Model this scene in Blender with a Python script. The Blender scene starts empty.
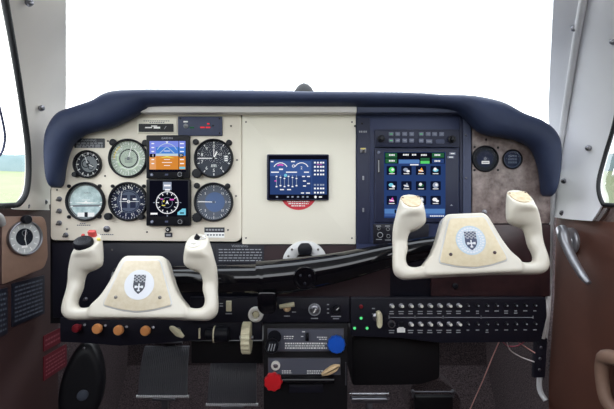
import bpy, bmesh, math, random
from mathutils import Vector, Matrix
random.seed(7)
SC = bpy.context.scene
COL = SC.collection
PI = math.pi
CZ = 0.65            # camera height above the cabin floor
CD = 0.9             # camera stands this far behind the instrument panel (panel face at y = 0)
FP = 450.0           # focal length in pixels of a 614 x 409 image
XW = 0.545           # half width of the cabin


def P(px, py, Y=0.0):
    d = CD + Y
    return Vector(((px - 307) / FP * d, Y, CZ + (204.5 - py) / FP * d))


# ------------------------------------------------------------------ materials
def C(r, g, b):
    def f(v):
        v = v / 255.0
        return v / 12.92 if v <= 0.04045 else ((v + 0.055) / 1.055) ** 2.4
    return (f(r), f(g), f(b), 1.0)


MATS = {}


def mat(name, col, rough=0.5, metal=0.0, noise=None, bump=None, emit=None, coat=0.0, spec=0.5, sheen=0.0):
    """noise = (scale, second colour, detail[, contrast]); bump = (scale, strength)"""
    m = bpy.data.materials.new(name)
    m.use_nodes = True
    nt = m.node_tree
    b = nt.nodes['Principled BSDF']
    b.inputs['Base Color'].default_value = col
    b.inputs['Roughness'].default_value = rough
    b.inputs['Metallic'].default_value = metal
    b.inputs['Specular IOR Level'].default_value = spec
    b.inputs['Coat Weight'].default_value = coat
    b.inputs['Coat Roughness'].default_value = 0.1
    b.inputs['Sheen Weight'].default_value = sheen
    if emit is not None:
        b.inputs['Emission Color'].default_value = col
        b.inputs['Emission Strength'].default_value = emit
    tc = None
    if noise or bump:
        tc = nt.nodes.new('ShaderNodeTexCoord')
    if noise:
        n = nt.nodes.new('ShaderNodeTexNoise')
        n.inputs['Scale'].default_value = noise[0]
        n.inputs['Detail'].default_value = noise[2]
        n.inputs['Roughness'].default_value = 0.65
        nt.links.new(tc.outputs['Object'], n.inputs['Vector'])
        r = nt.nodes.new('ShaderNodeValToRGB')
        k = noise[3] if len(noise) > 3 else 0.2
        r.color_ramp.elements[0].position = 0.5 - k
        r.color_ramp.elements[0].color = col
        r.color_ramp.elements[1].position = 0.5 + k
        r.color_ramp.elements[1].color = noise[1]
        nt.links.new(n.outputs['Fac'], r.inputs['Fac'])
        nt.links.new(r.outputs['Color'], b.inputs['Base Color'])
    if bump:
        n = nt.nodes.new('ShaderNodeTexNoise')
        n.inputs['Scale'].default_value = bump[0]
        n.inputs['Detail'].default_value = 3
        nt.links.new(tc.outputs['Object'], n.inputs['Vector'])
        bp = nt.nodes.new('ShaderNodeBump')
        bp.inputs['Strength'].default_value = bump[1]
        bp.inputs['Distance'].default_value = 0.003
        nt.links.new(n.outputs['Fac'], bp.inputs['Height'])
        nt.links.new(bp.outputs['Normal'], b.inputs['Normal'])
    MATS[name] = m
    return m


def glass_mat(name, tint=(1, 1, 1, 1), refl=1.0):
    m = bpy.data.materials.new(name)
    m.use_nodes = True
    nt = m.node_tree
    nt.nodes.clear()
    o = nt.nodes.new('ShaderNodeOutputMaterial')
    t = nt.nodes.new('ShaderNodeBsdfTransparent')
    t.inputs['Color'].default_value = tint
    g = nt.nodes.new('ShaderNodeBsdfGlossy')
    g.inputs['Roughness'].default_value = 0.03
    mx = nt.nodes.new('ShaderNodeMixShader')
    fr = nt.nodes.new('ShaderNodeFresnel')
    fr.inputs['IOR'].default_value = 1.45
    mu = nt.nodes.new('ShaderNodeMath')
    mu.operation = 'MULTIPLY'
    mu.inputs[1].default_value = refl
    nt.links.new(fr.outputs[0], mu.inputs[0])
    nt.links.new(mu.outputs[0], mx.inputs[0])
    nt.links.new(t.outputs[0], mx.inputs[1])
    nt.links.new(g.outputs[0], mx.inputs[2])
    nt.links.new(mx.outputs[0], o.inputs[0])
    MATS[name] = m
    return m


def glow(name, col, s=1.0):
    m = bpy.data.materials.new(name)
    m.use_nodes = True
    nt = m.node_tree
    nt.nodes.clear()
    o = nt.nodes.new('ShaderNodeOutputMaterial')
    e = nt.nodes.new('ShaderNodeEmission')
    e.inputs['Color'].default_value = col
    e.inputs['Strength'].default_value = s
    nt.links.new(e.outputs[0], o.inputs[0])
    MATS[name] = m
    return m


M = MATS
mat('cream', C(224, 216, 201), 0.45, bump=(900, 0.08))
mat('cream_light', C(234, 229, 214), 0.45, bump=(900, 0.06))
mat('navy_pad', C(45, 54, 80), 0.5, bump=(500, 0.12), noise=(14, C(38, 46, 70), 3), spec=0.25)
mat('hood_grey', C(206, 202, 200), 0.45)
mat('black', C(13, 12, 16), 0.5, spec=0.3)
mat('black_plate', C(21, 21, 32), 0.45, bump=(700, 0.08), spec=0.35)
mat('black_bezel', C(16, 17, 24), 0.4, spec=0.25)
mat('black_gloss', C(8, 8, 12), 0.07, spec=0.5)
mat('black_rubber', C(24, 25, 29), 0.6)
mat('pedal_rubber', C(88, 88, 94), 0.4)
mat('foot_bar', C(225, 225, 228), 0.3, 0.4)
mat('handle_grey', C(176, 176, 182), 0.3, 0.6)
mat('scoop_black', C(10, 10, 15), 0.45, spec=0.25)
mat('slate', C(66, 72, 96), 0.5, spec=0.3)
mat('slate_dark', C(38, 42, 64), 0.42, spec=0.3)
mat('rack', C(56, 63, 92), 0.42, spec=0.3)
mat('button', C(104, 110, 132), 0.5)
mat('grey_mark', C(150, 152, 158), 0.5)
mat('white_mark', C(240, 240, 238), 0.5)
mat('white_part', C(232, 230, 222), 0.35)
mat('yoke_white', C(208, 203, 192), 0.28, coat=0.25, noise=(9, C(200, 193, 178), 3))
mat('insert_cream', C(214, 204, 184), 0.5, noise=(130, C(200, 186, 158), 5, 0.25))
mat('insert_tan', C(216, 204, 178), 0.5, noise=(130, C(204, 188, 154), 5, 0.25))
mat('tan_cap', C(216, 200, 172), 0.5, noise=(150, C(186, 160, 124), 4))
mat('emblem_white', C(208, 210, 216), 0.4)
mat('emblem_blue', C(178, 194, 208), 0.4)
mat('emblem_dark', C(40, 44, 58), 0.45)
mat('walnut', C(152, 138, 134), 0.4, noise=(40, C(92, 76, 74), 7, 0.14), coat=0.1)
mat('burl_dark', C(66, 40, 42), 0.4, noise=(30, C(36, 22, 26), 7, 0.25), coat=0.15)
mat('maroon', C(44, 24, 30), 0.5, noise=(40, C(44, 26, 30), 5))
mat('brown_trim', C(58, 36, 34), 0.65, bump=(600, 0.2), noise=(8, C(60, 38, 38), 4))
mat('brown_door', C(94, 58, 46), 0.6, bump=(600, 0.25), noise=(6, C(84, 50, 40), 4), spec=0.3)
mat('tan_pod', C(138, 110, 94), 0.5, noise=(30, C(126, 100, 86), 4), bump=(500, 0.1))
mat('pillar', C(222, 216, 208), 0.5, noise=(5, C(214, 208, 200), 3))
mat('pillar_right', C(226, 226, 230), 0.5, noise=(5, C(220, 220, 224), 3))
mat('bead_white', C(226, 226, 228), 0.4)
mat('headliner', C(225, 223, 220), 0.8)
mat('carpet', C(42, 33, 36), 0.95, noise=(300, C(104, 90, 92), 2, 0.16), bump=(420, 0.9))
mat('chrome', C(200, 200, 205), 0.2, 1.0)
mat('steel', C(140, 140, 146), 0.35, 1.0)
mat('dull_steel', C(112, 112, 118), 0.42, 0.9)
mat('screw', C(120, 116, 112), 0.35, 0.8)
mat('silver_paint', C(196, 196, 196), 0.38, 0.3)
mat('orange_knob', C(226, 152, 92), 0.35, coat=0.3)
mat('red_knob', C(196, 26, 34), 0.35, coat=0.3)
mat('dark_red', C(120, 24, 34), 0.4)
mat('blue_knob', C(22, 84, 190), 0.3, coat=0.3)
mat('pink_red', C(186, 70, 66), 0.5)
mat('wood_handle', C(222, 190, 146), 0.5)
mat('ivory', C(214, 206, 174), 0.45)
mat('placard_grey', C(84, 86, 98), 0.45)
mat('placard_black', C(28, 30, 42), 0.45)
mat('placard_red', C(100, 20, 34), 0.5)
mat('red_text', C(150, 84, 92), 0.5)
mat('sticker_red', C(200, 40, 56), 0.5)
mat('dial_black', C(28, 31, 40), 0.5, spec=0.12)
mat('dial_glare_green', C(166, 182, 166), 0.5, noise=(60, C(182, 194, 178), 4))  # glare over the black airspeed face, painted in as green-grey
mat('dial_charcoal', C(62, 66, 76), 0.5, spec=0.12)
mat('dial_slate', C(92, 98, 110), 0.5, spec=0.12)
mat('clock_white', C(192, 194, 194), 0.5)
mat('dial_glare_pale', C(208, 224, 224), 0.5, noise=(50, C(140, 168, 172), 4, 0.18))  # pale mottled reflection on the turn gauge glass, painted into the face
mat('dial_navy', C(28, 35, 62), 0.5, spec=0.12)
mat('dial_bluegrey', C(84, 94, 114), 0.5, spec=0.12)
mat('dial_bluecentre', C(84, 104, 142), 0.5, spec=0.12)
mat('dial_grey', C(108, 114, 118), 0.5)
mat('dial_yellow', C(214, 196, 90), 0.5)
mat('dial_greenarc', C(190, 216, 176), 0.5)
mat('wire_pink', C(214, 158, 150), 0.5)
mat('wire_white', C(214, 204, 204), 0.5)
mat('wire_red', C(160, 60, 80), 0.5)
mat('grass', C(122, 132, 92), 0.9, noise=(0.15, C(134, 142, 106), 5))
mat('apron', C(168, 168, 168), 0.9, noise=(0.6, C(156, 156, 158), 5))
mat('trees', C(106, 126, 128), 0.9, noise=(0.2, C(120, 136, 138), 5))
mat('cowl_white', C(225, 225, 225), 0.3)
glass_mat('window_glass', (0.97, 0.98, 0.98, 1), 0.6)
glass_mat('dial_glass', (0.98, 0.98, 0.98, 1), 0.22)
glow('s_black', C(14, 15, 26))
glow('s_sky', C(74, 130, 214))
glow('s_sky2', C(126, 140, 226))
glow('s_band', C(190, 210, 220))
glow('s_earth', C(214, 136, 56))
glow('s_earth2', C(226, 160, 104))
glow('s_white', C(246, 246, 250))
glow('s_grey', C(150, 160, 180))
glow('s_magenta', C(214, 90, 190))
glow('s_yellow', C(232, 220, 90))
glow('s_green', C(90, 210, 110))
glow('s_darkgreen', C(40, 96, 62))
glow('s_cyan', C(120, 200, 224))
glow('s_red', C(230, 60, 70))
glow('s_navy', C(44, 66, 116))
glow('s_navy2', C(64, 92, 150))
glow('s_blue', C(52, 96, 176))
glow('s_tile', C(16, 22, 44))
glow('s_orange', C(236, 160, 60))
glow('s_gtn', C(40, 62, 110))
glow('s_strip', C(84, 126, 184))
glow('lamp_green', C(96, 232, 140), 1.0)


# ------------------------------------------------------------------ frames and mesh builder
class Fr:
    """local frame: u right, v up, w towards the viewer, all multiplied by one scale"""
    def __init__(s, o, u=(1, 0, 0), v=(0, 0, 1), w=None, k=1.0):
        s.o = Vector(o)
        s.u = Vector(u).normalized() * k
        s.v = Vector(v).normalized() * k
        s.w = (Vector(w) if w is not None else s.u.cross(s.v)).normalized() * k
        s.k = k

    def at(s, u, v, w=0.0):
        return s.o + s.u * u + s.v * v + s.w * w

    def sub(s, u, v, w=0.0, ang=0.0):
        c, n = math.cos(ang), math.sin(ang)
        return Fr(s.at(u, v, w), s.u * c + s.v * n, s.v * c - s.u * n, s.w, s.k)


def PF(px, py, Y=0.0, w=0.0):
    """frame on a plane facing the cabin; w = how far (in units) the piece stands out from that plane"""
    Yf = Y - w * 0.002
    o = P(px, py, Yf)
    return Fr((o.x, Y, o.z), (1, 0, 0), (0, 0, 1), (0, -1, 0), (CD + Yf) / FP)


def circ(r, n=32, cx=0, cy=0, a0=0.0, ry=None):
    ry = r if ry is None else ry
    return [(cx + r * math.cos(a0 + 2 * PI * i / n), cy + ry * math.sin(a0 + 2 * PI * i / n)) for i in range(n)]


def rrect(x0, y0, x1, y1, r=1.0, n=4):
    return roundpoly([(x0, y0), (x1, y0), (x1, y1), (x0, y1)], r, n)


def roundpoly(pts, r, n=4):
    out = []
    N = len(pts)
    for i in range(N):
        p = Vector(pts[i]); a = Vector(pts[i - 1]); b = Vector(pts[(i + 1) % N])
        rr = min(r, (a - p).length * 0.48, (b - p).length * 0.48)
        q0 = p + (a - p).normalized() * rr
        q1 = p + (b - p).normalized() * rr
        for j in range(n + 1):
            t = j / n
            out.append(tuple(q0 * (1 - t) ** 2 + p * 2 * t * (1 - t) + q1 * t * t))
    return out


def area(pts):
    return sum(pts[i - 1][0] * pts[i][1] - pts[i][0] * pts[i - 1][1] for i in range(len(pts))) / 2


def inset(pts, d):
    if area(pts) < 0:
        pts = pts[::-1]
    out = []
    N = len(pts)
    for i in range(N):
        p = Vector(pts[i]); a = Vector(pts[i - 1]); b = Vector(pts[(i + 1) % N])
        e0 = (p - a); e1 = (b - p)
        if e0.length < 1e-9: e0 = e1
        if e1.length < 1e-9: e1 = e0
        e0 = e0.normalized(); e1 = e1.normalized()
        n0 = Vector((-e0.y, e0.x)); n1 = Vector((-e1.y, e1.x))
        m = n0 + n1
        if m.length < 1e-6:
            m = n0.copy()
        m.normalize()
        c = max(0.5, m.dot(n0))
        out.append(tuple(p + m * (d / c)))
    return out


TXT = {}


def text_geo(s, bold=False):
    if s not in TXT:
        cu = bpy.data.curves.new('t', 'FONT')
        cu.body = s
        cu.size = 1.0
        cu.align_x = 'CENTER'
        cu.align_y = 'CENTER'
        cu.resolution_u = 2
        ob = bpy.data.objects.new('t', cu)
        COL.objects.link(ob)
        bpy.context.view_layer.update()
        me = bpy.data.meshes.new_from_object(ob)
        TXT[s] = ([tuple(v.co) for v in me.vertices], [tuple(p.vertices) for p in me.polygons])
        bpy.data.objects.remove(ob)
        bpy.data.meshes.remove(me)
        bpy.data.curves.remove(cu)
    return TXT[s]


class MB:
    def __init__(s):
        s.v = []; s.f = []; s.m = []; s.mats = []; s.cur = 0

    def mat(s, name):
        if name not in s.mats:
            s.mats.append(name)
        s.cur = s.mats.index(name)
        return s

    def add(s, verts, faces):
        b = len(s.v)
        s.v += [Vector(v) for v in verts]
        for f in faces:
            s.f.append([b + i for i in f]); s.m.append(s.cur)
        return s

    def poly(s, F, pts, w=0.0):
        if area(pts) < 0: pts = pts[::-1]
        return s.add([F.at(u, v, w) for u, v in pts], [list(range(len(pts)))])

    def quad(s, F, x0, y0, x1, y1, w=0.0):
        return s.poly(F, [(x0, y0), (x1, y0), (x1, y1), (x0, y1)], w)

    def bar(s, F, a, b, t, w=0.0, t2=None):
        a = Vector(a); b = Vector(b); d = (b - a).normalized(); n = Vector((-d.y, d.x))
        t2 = t if t2 is None else t2
        return s.poly(F, [tuple(a - n * t / 2), tuple(b - n * t2 / 2), tuple(b + n * t2 / 2), tuple(a + n * t / 2)], w)

    def ring(s, F, r0, r1, w=0.0, a0=0.0, a1=2 * PI, n=40, cx=0, cy=0):
        v = []; f = []
        for i in range(n + 1):
            a = a0 + (a1 - a0) * i / n
            v.append(F.at(cx + r0 * math.cos(a), cy + r0 * math.sin(a), w))
            v.append(F.at(cx + r1 * math.cos(a), cy + r1 * math.sin(a), w))
        for i in range(n):
            f.append([2 * i, 2 * i + 1, 2 * i + 3, 2 * i + 2])
        return s.add(v, f)

    def prism(s, F, pts, w0, w1, bev=0.0):
        if area(pts) < 0: pts = pts[::-1]
        N = len(pts)
        rings = [(pts, w0)]
        if bev > 0:
            rings += [(pts, w1 - bev), (inset(pts, bev * 0.3), w1 - bev * 0.3), (inset(pts, bev), w1)]
        else:
            rings += [(pts, w1)]
        v = []
        for p, w in rings:
            v += [F.at(a, b, w) for a, b in p]
        f = [list(range(N))[::-1], list(range(N * (len(rings) - 1), N * len(rings)))]
        for k in range(len(rings) - 1):
            for i in range(N):
                j = (i + 1) % N
                f.append([k * N + i, k * N + j, (k + 1) * N + j, (k + 1) * N + i])
        return s.add(v, f)

    def box(s, F, x0, y0, x1, y1, w0, w1, r=0.0, bev=0.0):
        pts = rrect(x0, y0, x1, y1, r) if r > 0 else [(x0, y0), (x1, y0), (x1, y1), (x0, y1)]
        return s.prism(F, pts, w0, w1, bev)

    def lathe(s, F, prof, cx=0, cy=0, n=32, lobes=0, amp=0.0):
        v = []; f = []
        K = len(prof)
        for r, w in prof:
            for i in range(n):
                a = 2 * PI * i / n
                rr = r * (1 + (amp * math.cos(lobes * a) if lobes else 0))
                v.append(F.at(cx + rr * math.cos(a), cy + rr * math.sin(a), w))
        for k in range(K - 1):
            for i in range(n):
                j = (i + 1) % n
                f.append([k * n + i, k * n + j, (k + 1) * n + j, (k + 1) * n + i])
        f.append(list(range(n))[::-1])
        f.append(list(range((K - 1) * n, K * n)))
        return s.add(v, f)

    def annulus(s, F, prof, cx=0, cy=0, n=40):
        """closed revolved ring: prof is a closed loop of (r, w)"""
        v = []; f = []
        K = len(prof)
        for r, w in prof:
            for i in range(n):
                a = 2 * PI * i / n
                v.append(F.at(cx + r * math.cos(a), cy + r * math.sin(a), w))
        for k in range(K):
            k2 = (k + 1) % K
            for i in range(n):
                j = (i + 1) % n
                f.append([k * n + i, k * n + j, k2 * n + j, k2 * n + i])
        return s.add(v, f)

    def loft(s, rings, cap=True, closed=True):
        n = len(rings[0]); v = []; f = []
        for r in rings: v += list(r)
        for k in range(len(rings) - 1):
            for i in range(n if closed else n - 1):
                j = (i + 1) % n
                f.append([k * n + i, k * n + j, (k + 1) * n + j, (k + 1) * n + i])
        if cap and closed:
            f.append(list(range(n))[::-1]); f.append(list(range((len(rings) - 1) * n, len(rings) * n)))
        return s.add(v, f)

    def tube(s, pts, rad, n=12, sub=6, smooth=True):
        pts = [Vector(p) for p in pts]
        rad = list(rad) if hasattr(rad, '__len__') else [rad] * len(pts)
        if smooth and len(pts) > 2:
            pts, rad = spline(pts, rad, sub)
        rings = []
        t = (pts[1] - pts[0]).normalized()
        up = Vector((0, 0, 1)) if abs(t.z) < 0.9 else Vector((1, 0, 0))
        a = t.cross(up).normalized()
        for i, p in enumerate(pts):
            t = (pts[min(i + 1, len(pts) - 1)] - pts[max(i - 1, 0)]).normalized()
            a = (a - t * a.dot(t)).normalized()
            b = t.cross(a)
            rings.append([p + (a * math.cos(2 * PI * j / n) + b * math.sin(2 * PI * j / n)) * rad[i] for j in range(n)])
        return s.loft(rings)

    def text(s, F, t, u, v, size, w=0.0, ang=0.0):
        vs, fs = text_geo(t)
        c, n = math.cos(ang), math.sin(ang)
        return s.add([F.at(u + (x * c - y * n) * size, v + (x * n + y * c) * size, w) for x, y, z in vs], fs)

    def build(s, name, parent=None, origin=None, smooth=40, local=False, fix=True):
        me = bpy.data.meshes.new(name)
        o = Vector(origin) if origin is not None else (WL[parent.name] if parent is not None else Vector((0, 0, 0)))
        if local: o = Vector((0, 0, 0))
        me.from_pydata([v - o for v in s.v], [], s.f)
        for m in s.mats or ['black']:
            me.materials.append(MATS[m])
        for p, mi in zip(me.polygons, s.m):
            p.material_index = mi
        if fix:
            b = bmesh.new(); b.from_mesh(me)
            bmesh.ops.recalc_face_normals(b, faces=b.faces)
            b.to_mesh(me); b.free()
        if smooth:
            for p in me.polygons: p.use_smooth = True
            me.set_sharp_from_angle(angle=math.radians(smooth))
        ob = bpy.data.objects.new(name, me)
        COL.objects.link(ob)
        if parent is not None:
            ob.parent = parent
            ob.location = (0, 0, 0) if local else o - WL[parent.name]
            WL[ob.name] = o.copy()
        else:
            ob.location = o
            WL[ob.name] = o.copy()
        return ob


WL = {}


def spline(pts, rad, sub):
    P2 = []; R2 = []
    n = len(pts)
    for i in range(n - 1):
        p0 = pts[max(i - 1, 0)]; p1 = pts[i]; p2 = pts[i + 1]; p3 = pts[min(i + 2, n - 1)]
        for j in range(sub):
            t = j / sub
            q = 0.5 * ((2 * p1) + (p2 - p0) * t + (2 * p0 - 5 * p1 + 4 * p2 - p3) * t * t + (3 * p1 - p0 - 3 * p2 + p3) * t ** 3)
            P2.append(q); R2.append(rad[i] * (1 - t) + rad[i + 1] * t)
    P2.append(pts[-1].copy()); R2.append(rad[-1])
    return P2, R2


def thing(name, label, cat, loc, group=None):
    o = bpy.data.objects.new(name, None)
    o.empty_display_size = 0.02
    COL.objects.link(o)
    o.location = loc
    o['label'] = label; o['category'] = cat
    if group: o['group'] = group
    WL[o.name] = Vector(loc)
    return o


def tag(o, label, cat, group=None):
    o['label'] = label; o['category'] = cat
    if group: o['group'] = group
    return o


def struct(o):
    o['kind'] = 'structure'
    return o


def screws(parent, spots, F, r=1.2, name='screw', m='screw'):
    """spots in F's (u, v); round-headed slotted screws, one child each"""
    first = None
    for (u, v) in spots:
        o = F.at(u, v, 0)
        if first is None:
            b = MB().mat(m)
            Fs = F.sub(u, v)
            b.lathe(Fs, [(r, -0.2), (r, 0.25), (r * 0.75, 0.6), (r * 0.3, 0.75)], n=14)
            b.mat('black').bar(Fs, (-r * 0.6, -r * 0.3), (r * 0.6, r * 0.3), r * 0.25, 0.8)
            first = b.build(name, parent, o)
        else:
            c = first.copy(); COL.objects.link(c); c.parent = parent
            c.location = o - WL[parent.name]


# =================================================================== SETTING
# ---- floor, ceiling, firewall
b = MB().mat('carpet')
Ff = Fr((0, 0, 0), (1, 0, 0), (0, 1, 0), (0, 0, 1))
b.box(Ff, -0.60, -1.30, 0.60, 0.55, -0.03, 0.0)
struct(b.build('floor'))
b = MB().mat('carpet')
pf = [(-0.58, 0.36, 0.0), (-0.58, 0.47, 0.16), (-0.58, 0.50, 0.62), (-0.58, 0.54, 0.62), (-0.58, 0.54, 0.0)]
b.loft([[Vector((x, y, z)) for _, y, z in pf] for x in (-0.56, 0.56)])
struct(b.build('wall_front', smooth=0))
b = MB().mat('headliner')
rings = []
for Y in (-0.26, -1.30):
    h_ = 0.10 if Y < -1 else 0.0  # unseen rear end raised to let in more sky light
    top = [(-0.40, 1.03), (-0.30, 1.08), (-0.15, 1.10), (0, 1.105), (0.15, 1.10), (0.30, 1.08), (0.40, 1.03)]
    top = [(x, z + h_) for x, z in top]
    rings.append([Vector((x, Y, z)) for x, z in top] + [Vector((x, Y, z + 0.02)) for x, z in top[::-1]])
b.loft(rings)
struct(b.build('ceiling'))
b = MB().mat('brown_trim')
b.box(Fr((0, -1.30, 0), (1, 0, 0), (0, 0, 1), (0, 1, 0)), -0.56, 0.0, 0.56, 0.78, -0.03, 0.0)
struct(b.build('wall_back_blocker'))  # added out of view: partial rear wall, height set to darken the footwell

# ---- left side wall (brown plastic trim behind the panel, carpet in the footwell)
FL = Fr((-XW, 0, 0), (0, 1, 0), (0, 0, 1), (1, 0, 0))
b = MB().mat('brown_trim')
b.box(FL, -1.30, 0.0, 0.085, 0.650, -0.02, 0.0)
b.mat('carpet').box(FL, 0.085, 0.0, 0.55, 0.650, -0.02, -0.002)
wl = struct(b.build('wall_left'))

# ---- right side wall ahead of the door (fixed fuselage side)
FR = Fr((XW, 0, 0), (0, -1, 0), (0, 0, 1), (-1, 0, 0))
b = MB().mat('carpet')
b.box(FR, -0.55, 0.0, -0.118, 0.650, -0.02, -0.002)
struct(b.build('wall_right'))


# ---- windshield posts as lofted skins with thickness
def skin(name, A, B, m, thick, outward, mids=None, sub=6, nx=6, mod=True):
    """surface between two space curves, thickened outwards"""
    n = len(A)
    a, _ = spline([Vector(p) for p in A], [0] * n, sub)
    c, _ = spline([Vector(p) for p in B], [0] * n, sub)
    V = []; Fc = []
    for i in range(len(a)):
        for j in range(nx + 1):
            t = j / nx
            p = a[i].lerp(c[i], t)
            bul = math.sin(t * PI) * (mids or 0.0)
            p = p + Vector(outward) * bul
            V.append(p)
    W = nx + 1
    for i in range(len(a) - 1):
        for j in range(nx):
            Fc.append([i * W + j, i * W + j + 1, (i + 1) * W + j + 1, (i + 1) * W + j])
    N = len(V)
    V2 = [p + Vector(outward) * thick for p in V]
    F2 = [[N + q for q in f][::-1] for f in Fc]
    for i in range(len(a) - 1):
        Fc.append([i * W, (i + 1) * W, N + (i + 1) * W, N + i * W])
        Fc.append([i * W + nx, N + i * W + nx, N + (i + 1) * W + nx, (i + 1) * W + nx])
    L = (len(a) - 1) * W
    for j in range(nx):
        Fc.append([j, N + j, N + j + 1, j + 1])
        Fc.append([L + j, L + j + 1, N + L + j + 1, N + L + j])
    mb = MB().mat(m)
    mb.add(V + V2, Fc + F2)
    return mb.build(name)


AL = [P(66, -60, -0.24), P(66, 0, -0.15), P(66, 50, -0.03), P(66, 107, 0.08), P(62, 150, 0.09), P(53, 190, 0.075), P(52, 206, 0.070), P(52, 210, 0.066)]
BL = [P(-6, -60, -0.36), P(4, 0, -0.27), P(13, 50, -0.17), P(21, 100, -0.09), P(27.5, 150, -0.045), P(27, 186, -0.05), P(20, 202, -0.075), P(14, 209.5, -0.088)]
t1 = struct(skin('trim_1', AL, BL, 'pillar', 0.012, (-0.8, 0.5, 0.1), mids=-0.006))
AR = [P(557, -60, -0.24), P(553.5, 0, -0.15), P(551, 50, -0.03), P(548.5, 107, 0.08), P(550, 150, 0.09), P(552, 190, 0.09), P(552, 206, 0.088), P(552, 209, 0.086)]
DR = [P(597, -60, -0.27), P(585, 0, -0.19), P(576, 50, -0.08), P(567, 107, 0.02), P(560, 150, 0.055), P(555.5, 190, 0.072), P(554, 206, 0.075), P(554, 217, 0.070)]
BR = [P(655, -60, -0.36), P(640, 0, -0.27), P(627, 60, -0.17), P(616, 120, -0.10), P(605, 158, -0.065), P(599, 184, -0.062), P(602.5, 202, -0.075), P(592, 221, -0.062)]
t2 = struct(skin('trim_2', AR, DR, 'pillar_right', 0.012, (0.8, 0.5, 0.1), mids=-0.003))


def post_screw(parent, px, py, Y, n, r=0.0055):
    n = Vector(n).normalized()
    o = P(px, py, Y)
    v = Vector((0, 0, 1)); u = v.cross(n).normalized(); v = n.cross(u)
    F = Fr(o, u, v, n, r)
    mb = MB().mat('steel')
    mb.lathe(F, [(1, -1.0), (1, 0.15), (0.75, 0.5), (0.3, 0.62)], n=16)
    mb.mat('black').bar(F, (-0.6, -0.3), (0.6, 0.3), 0.22, 0.64)
    return mb.build('screw', parent, o)


for px, py, Y in ((30, 2, -0.235), (42, 108, -0.035), (45, 202, 0.03), (27, 206, -0.045)):
    post_screw(t1, px, py, Y, (0.75, -0.6, 0))
post_screw(t2, 574, 28, -0.130, (-0.75, -0.6, 0))

# ---- right door: frame, brown panel, weather strip, latch handle, pull
drt = struct(skin('door_1', DR, BR, 'pillar_right', 0.012, (0.8, 0.5, 0.1), mids=-0.008))
for px, py, Y in ((588, 148, -0.038), (563.5, 181, 0.034), (562, 213, 0.034), (613, 41, -0.175)):
    post_screw(drt, px, py, Y, (-0.75, -0.6, 0))
b = MB().mat('brown_door')
b.prism(FR, [(-0.118, 0.02), (1.30, 0.02), (1.30, 0.650), (-0.085, 0.650), (-0.095, 0.45), (-0.118, 0.25)], -0.02, 0.0, bev=0.004)
dp = b.build('door_panel', drt, smooth=30)
pts = [P(585, 0, -0.19), P(576, 50, -0.08), P(567, 107, 0.02), P(560.5, 150, 0.055), P(555, 185, 0.078), P(553, 215, 0.085), P(551.5, 250, 0.092), P(549.5, 300, 0.105), P(545, 345, 0.118), P(540.5, 384, 0.132), P(547, 399, 0.118)]
pts = [P(597, -60, -0.27)] + pts
bead = MB().mat('bead_white').tube([p + Vector((-0.007, -0.008, 0)) for p in pts], [0.0062] * 5 + [0.0058] * 7, n=12, sub=6)
bead.build('weather_strip', drt)
# handle on the door
Fh = Fr((XW, P(573, 241, 0.025).y, P(573, 241, 0.022).z), (0, -1, 0), (0, 0, 1), (-1, 0, 0), 0.001)
hnd = bpy.data.objects.new('door_handle', None); COL.objects.link(hnd); hnd.parent = drt
hnd.location = Fh.o - WL[drt.name]; WL[hnd.name] = Fh.o.copy(); hnd['label'] = 'polished metal lever handle'
b = MB().mat('handle_grey')
b.lathe(Fh, [(27, 0), (27, 5), (24, 8), (16, 9), (14, 15)], n=32)
b.build('escutcheon', hnd)
b = MB().mat('handle_grey')
hp = [Fh.at(2, 26, 24), Fh.at(14, 14, 26), Fh.at(28, -8, 27), Fh.at(52, -34, 28), Fh.at(80, -58, 28), Fh.at(96, -70, 26)]
rr = [0.010, 0.0125, 0.0095, 0.0085, 0.0075, 0.005]
b.tube(hp, rr, n=14)
b.tube([Fh.at(10, 16, 8), Fh.at(10, 16, 28)], 0.0105, smooth=False, n=16)
b.build('lever', hnd)
# recessed pull / armrest at the frame edge
po = Fr((XW, P(610, 372, -0.105).y, P(610, 372, -0.105).z), (0, -1, 0), (0, 0, 1), (-1, 0, 0), 0.001)
b = MB().mat('tan_pod')
b.tube([po.at(70, 36, 8), po.at(22, 34, 26), po.at(6, 20, 26), po.at(2, -10, 25), po.at(12, -48, 22), po.at(30, -64, 6)], [0.012, 0.013, 0.012, 0.011, 0.011, 0.011], n=14)
pl = b.build('pull_grip', drt, po.o)
pl['label'] = 'curved tan pull grip'

# ---- windows
def pane(name, A, B, m='window_glass', nx=8, bulge=(0, 0, 0), sub=6):
    n = len(A)
    a, _ = spline([Vector(p) for p in A], [0] * n, sub)
    c, _ = spline([Vector(p) for p in B], [0] * n, sub)
    V = []; Fc = []
    for i in range(len(a)):
        for j in range(nx + 1):
            t = j / nx
            V.append(a[i].lerp(c[i], t) + Vector(bulge) * math.sin(PI * t))
    W = nx + 1
    for i in range(len(a) - 1):
        for j in range(nx):
            Fc.append([i * W + j, i * W + j + 1, (i + 1) * W + j + 1, (i + 1) * W + j])
    return struct(MB().mat(m).add(V, Fc).build(name, fix=False))


o6 = Vector((-0.004, 0.006, 0)); o7 = Vector((0.004, 0.006, 0))
pane('window_1', [p + o6 for p in AL[:5]], [p + o7 for p in AR[:5]], nx=24, bulge=(0, 0.26, 0))


def back(p, sgn):
    return Vector((p.x - sgn * 0.0 , -1.28, p.z))


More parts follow.
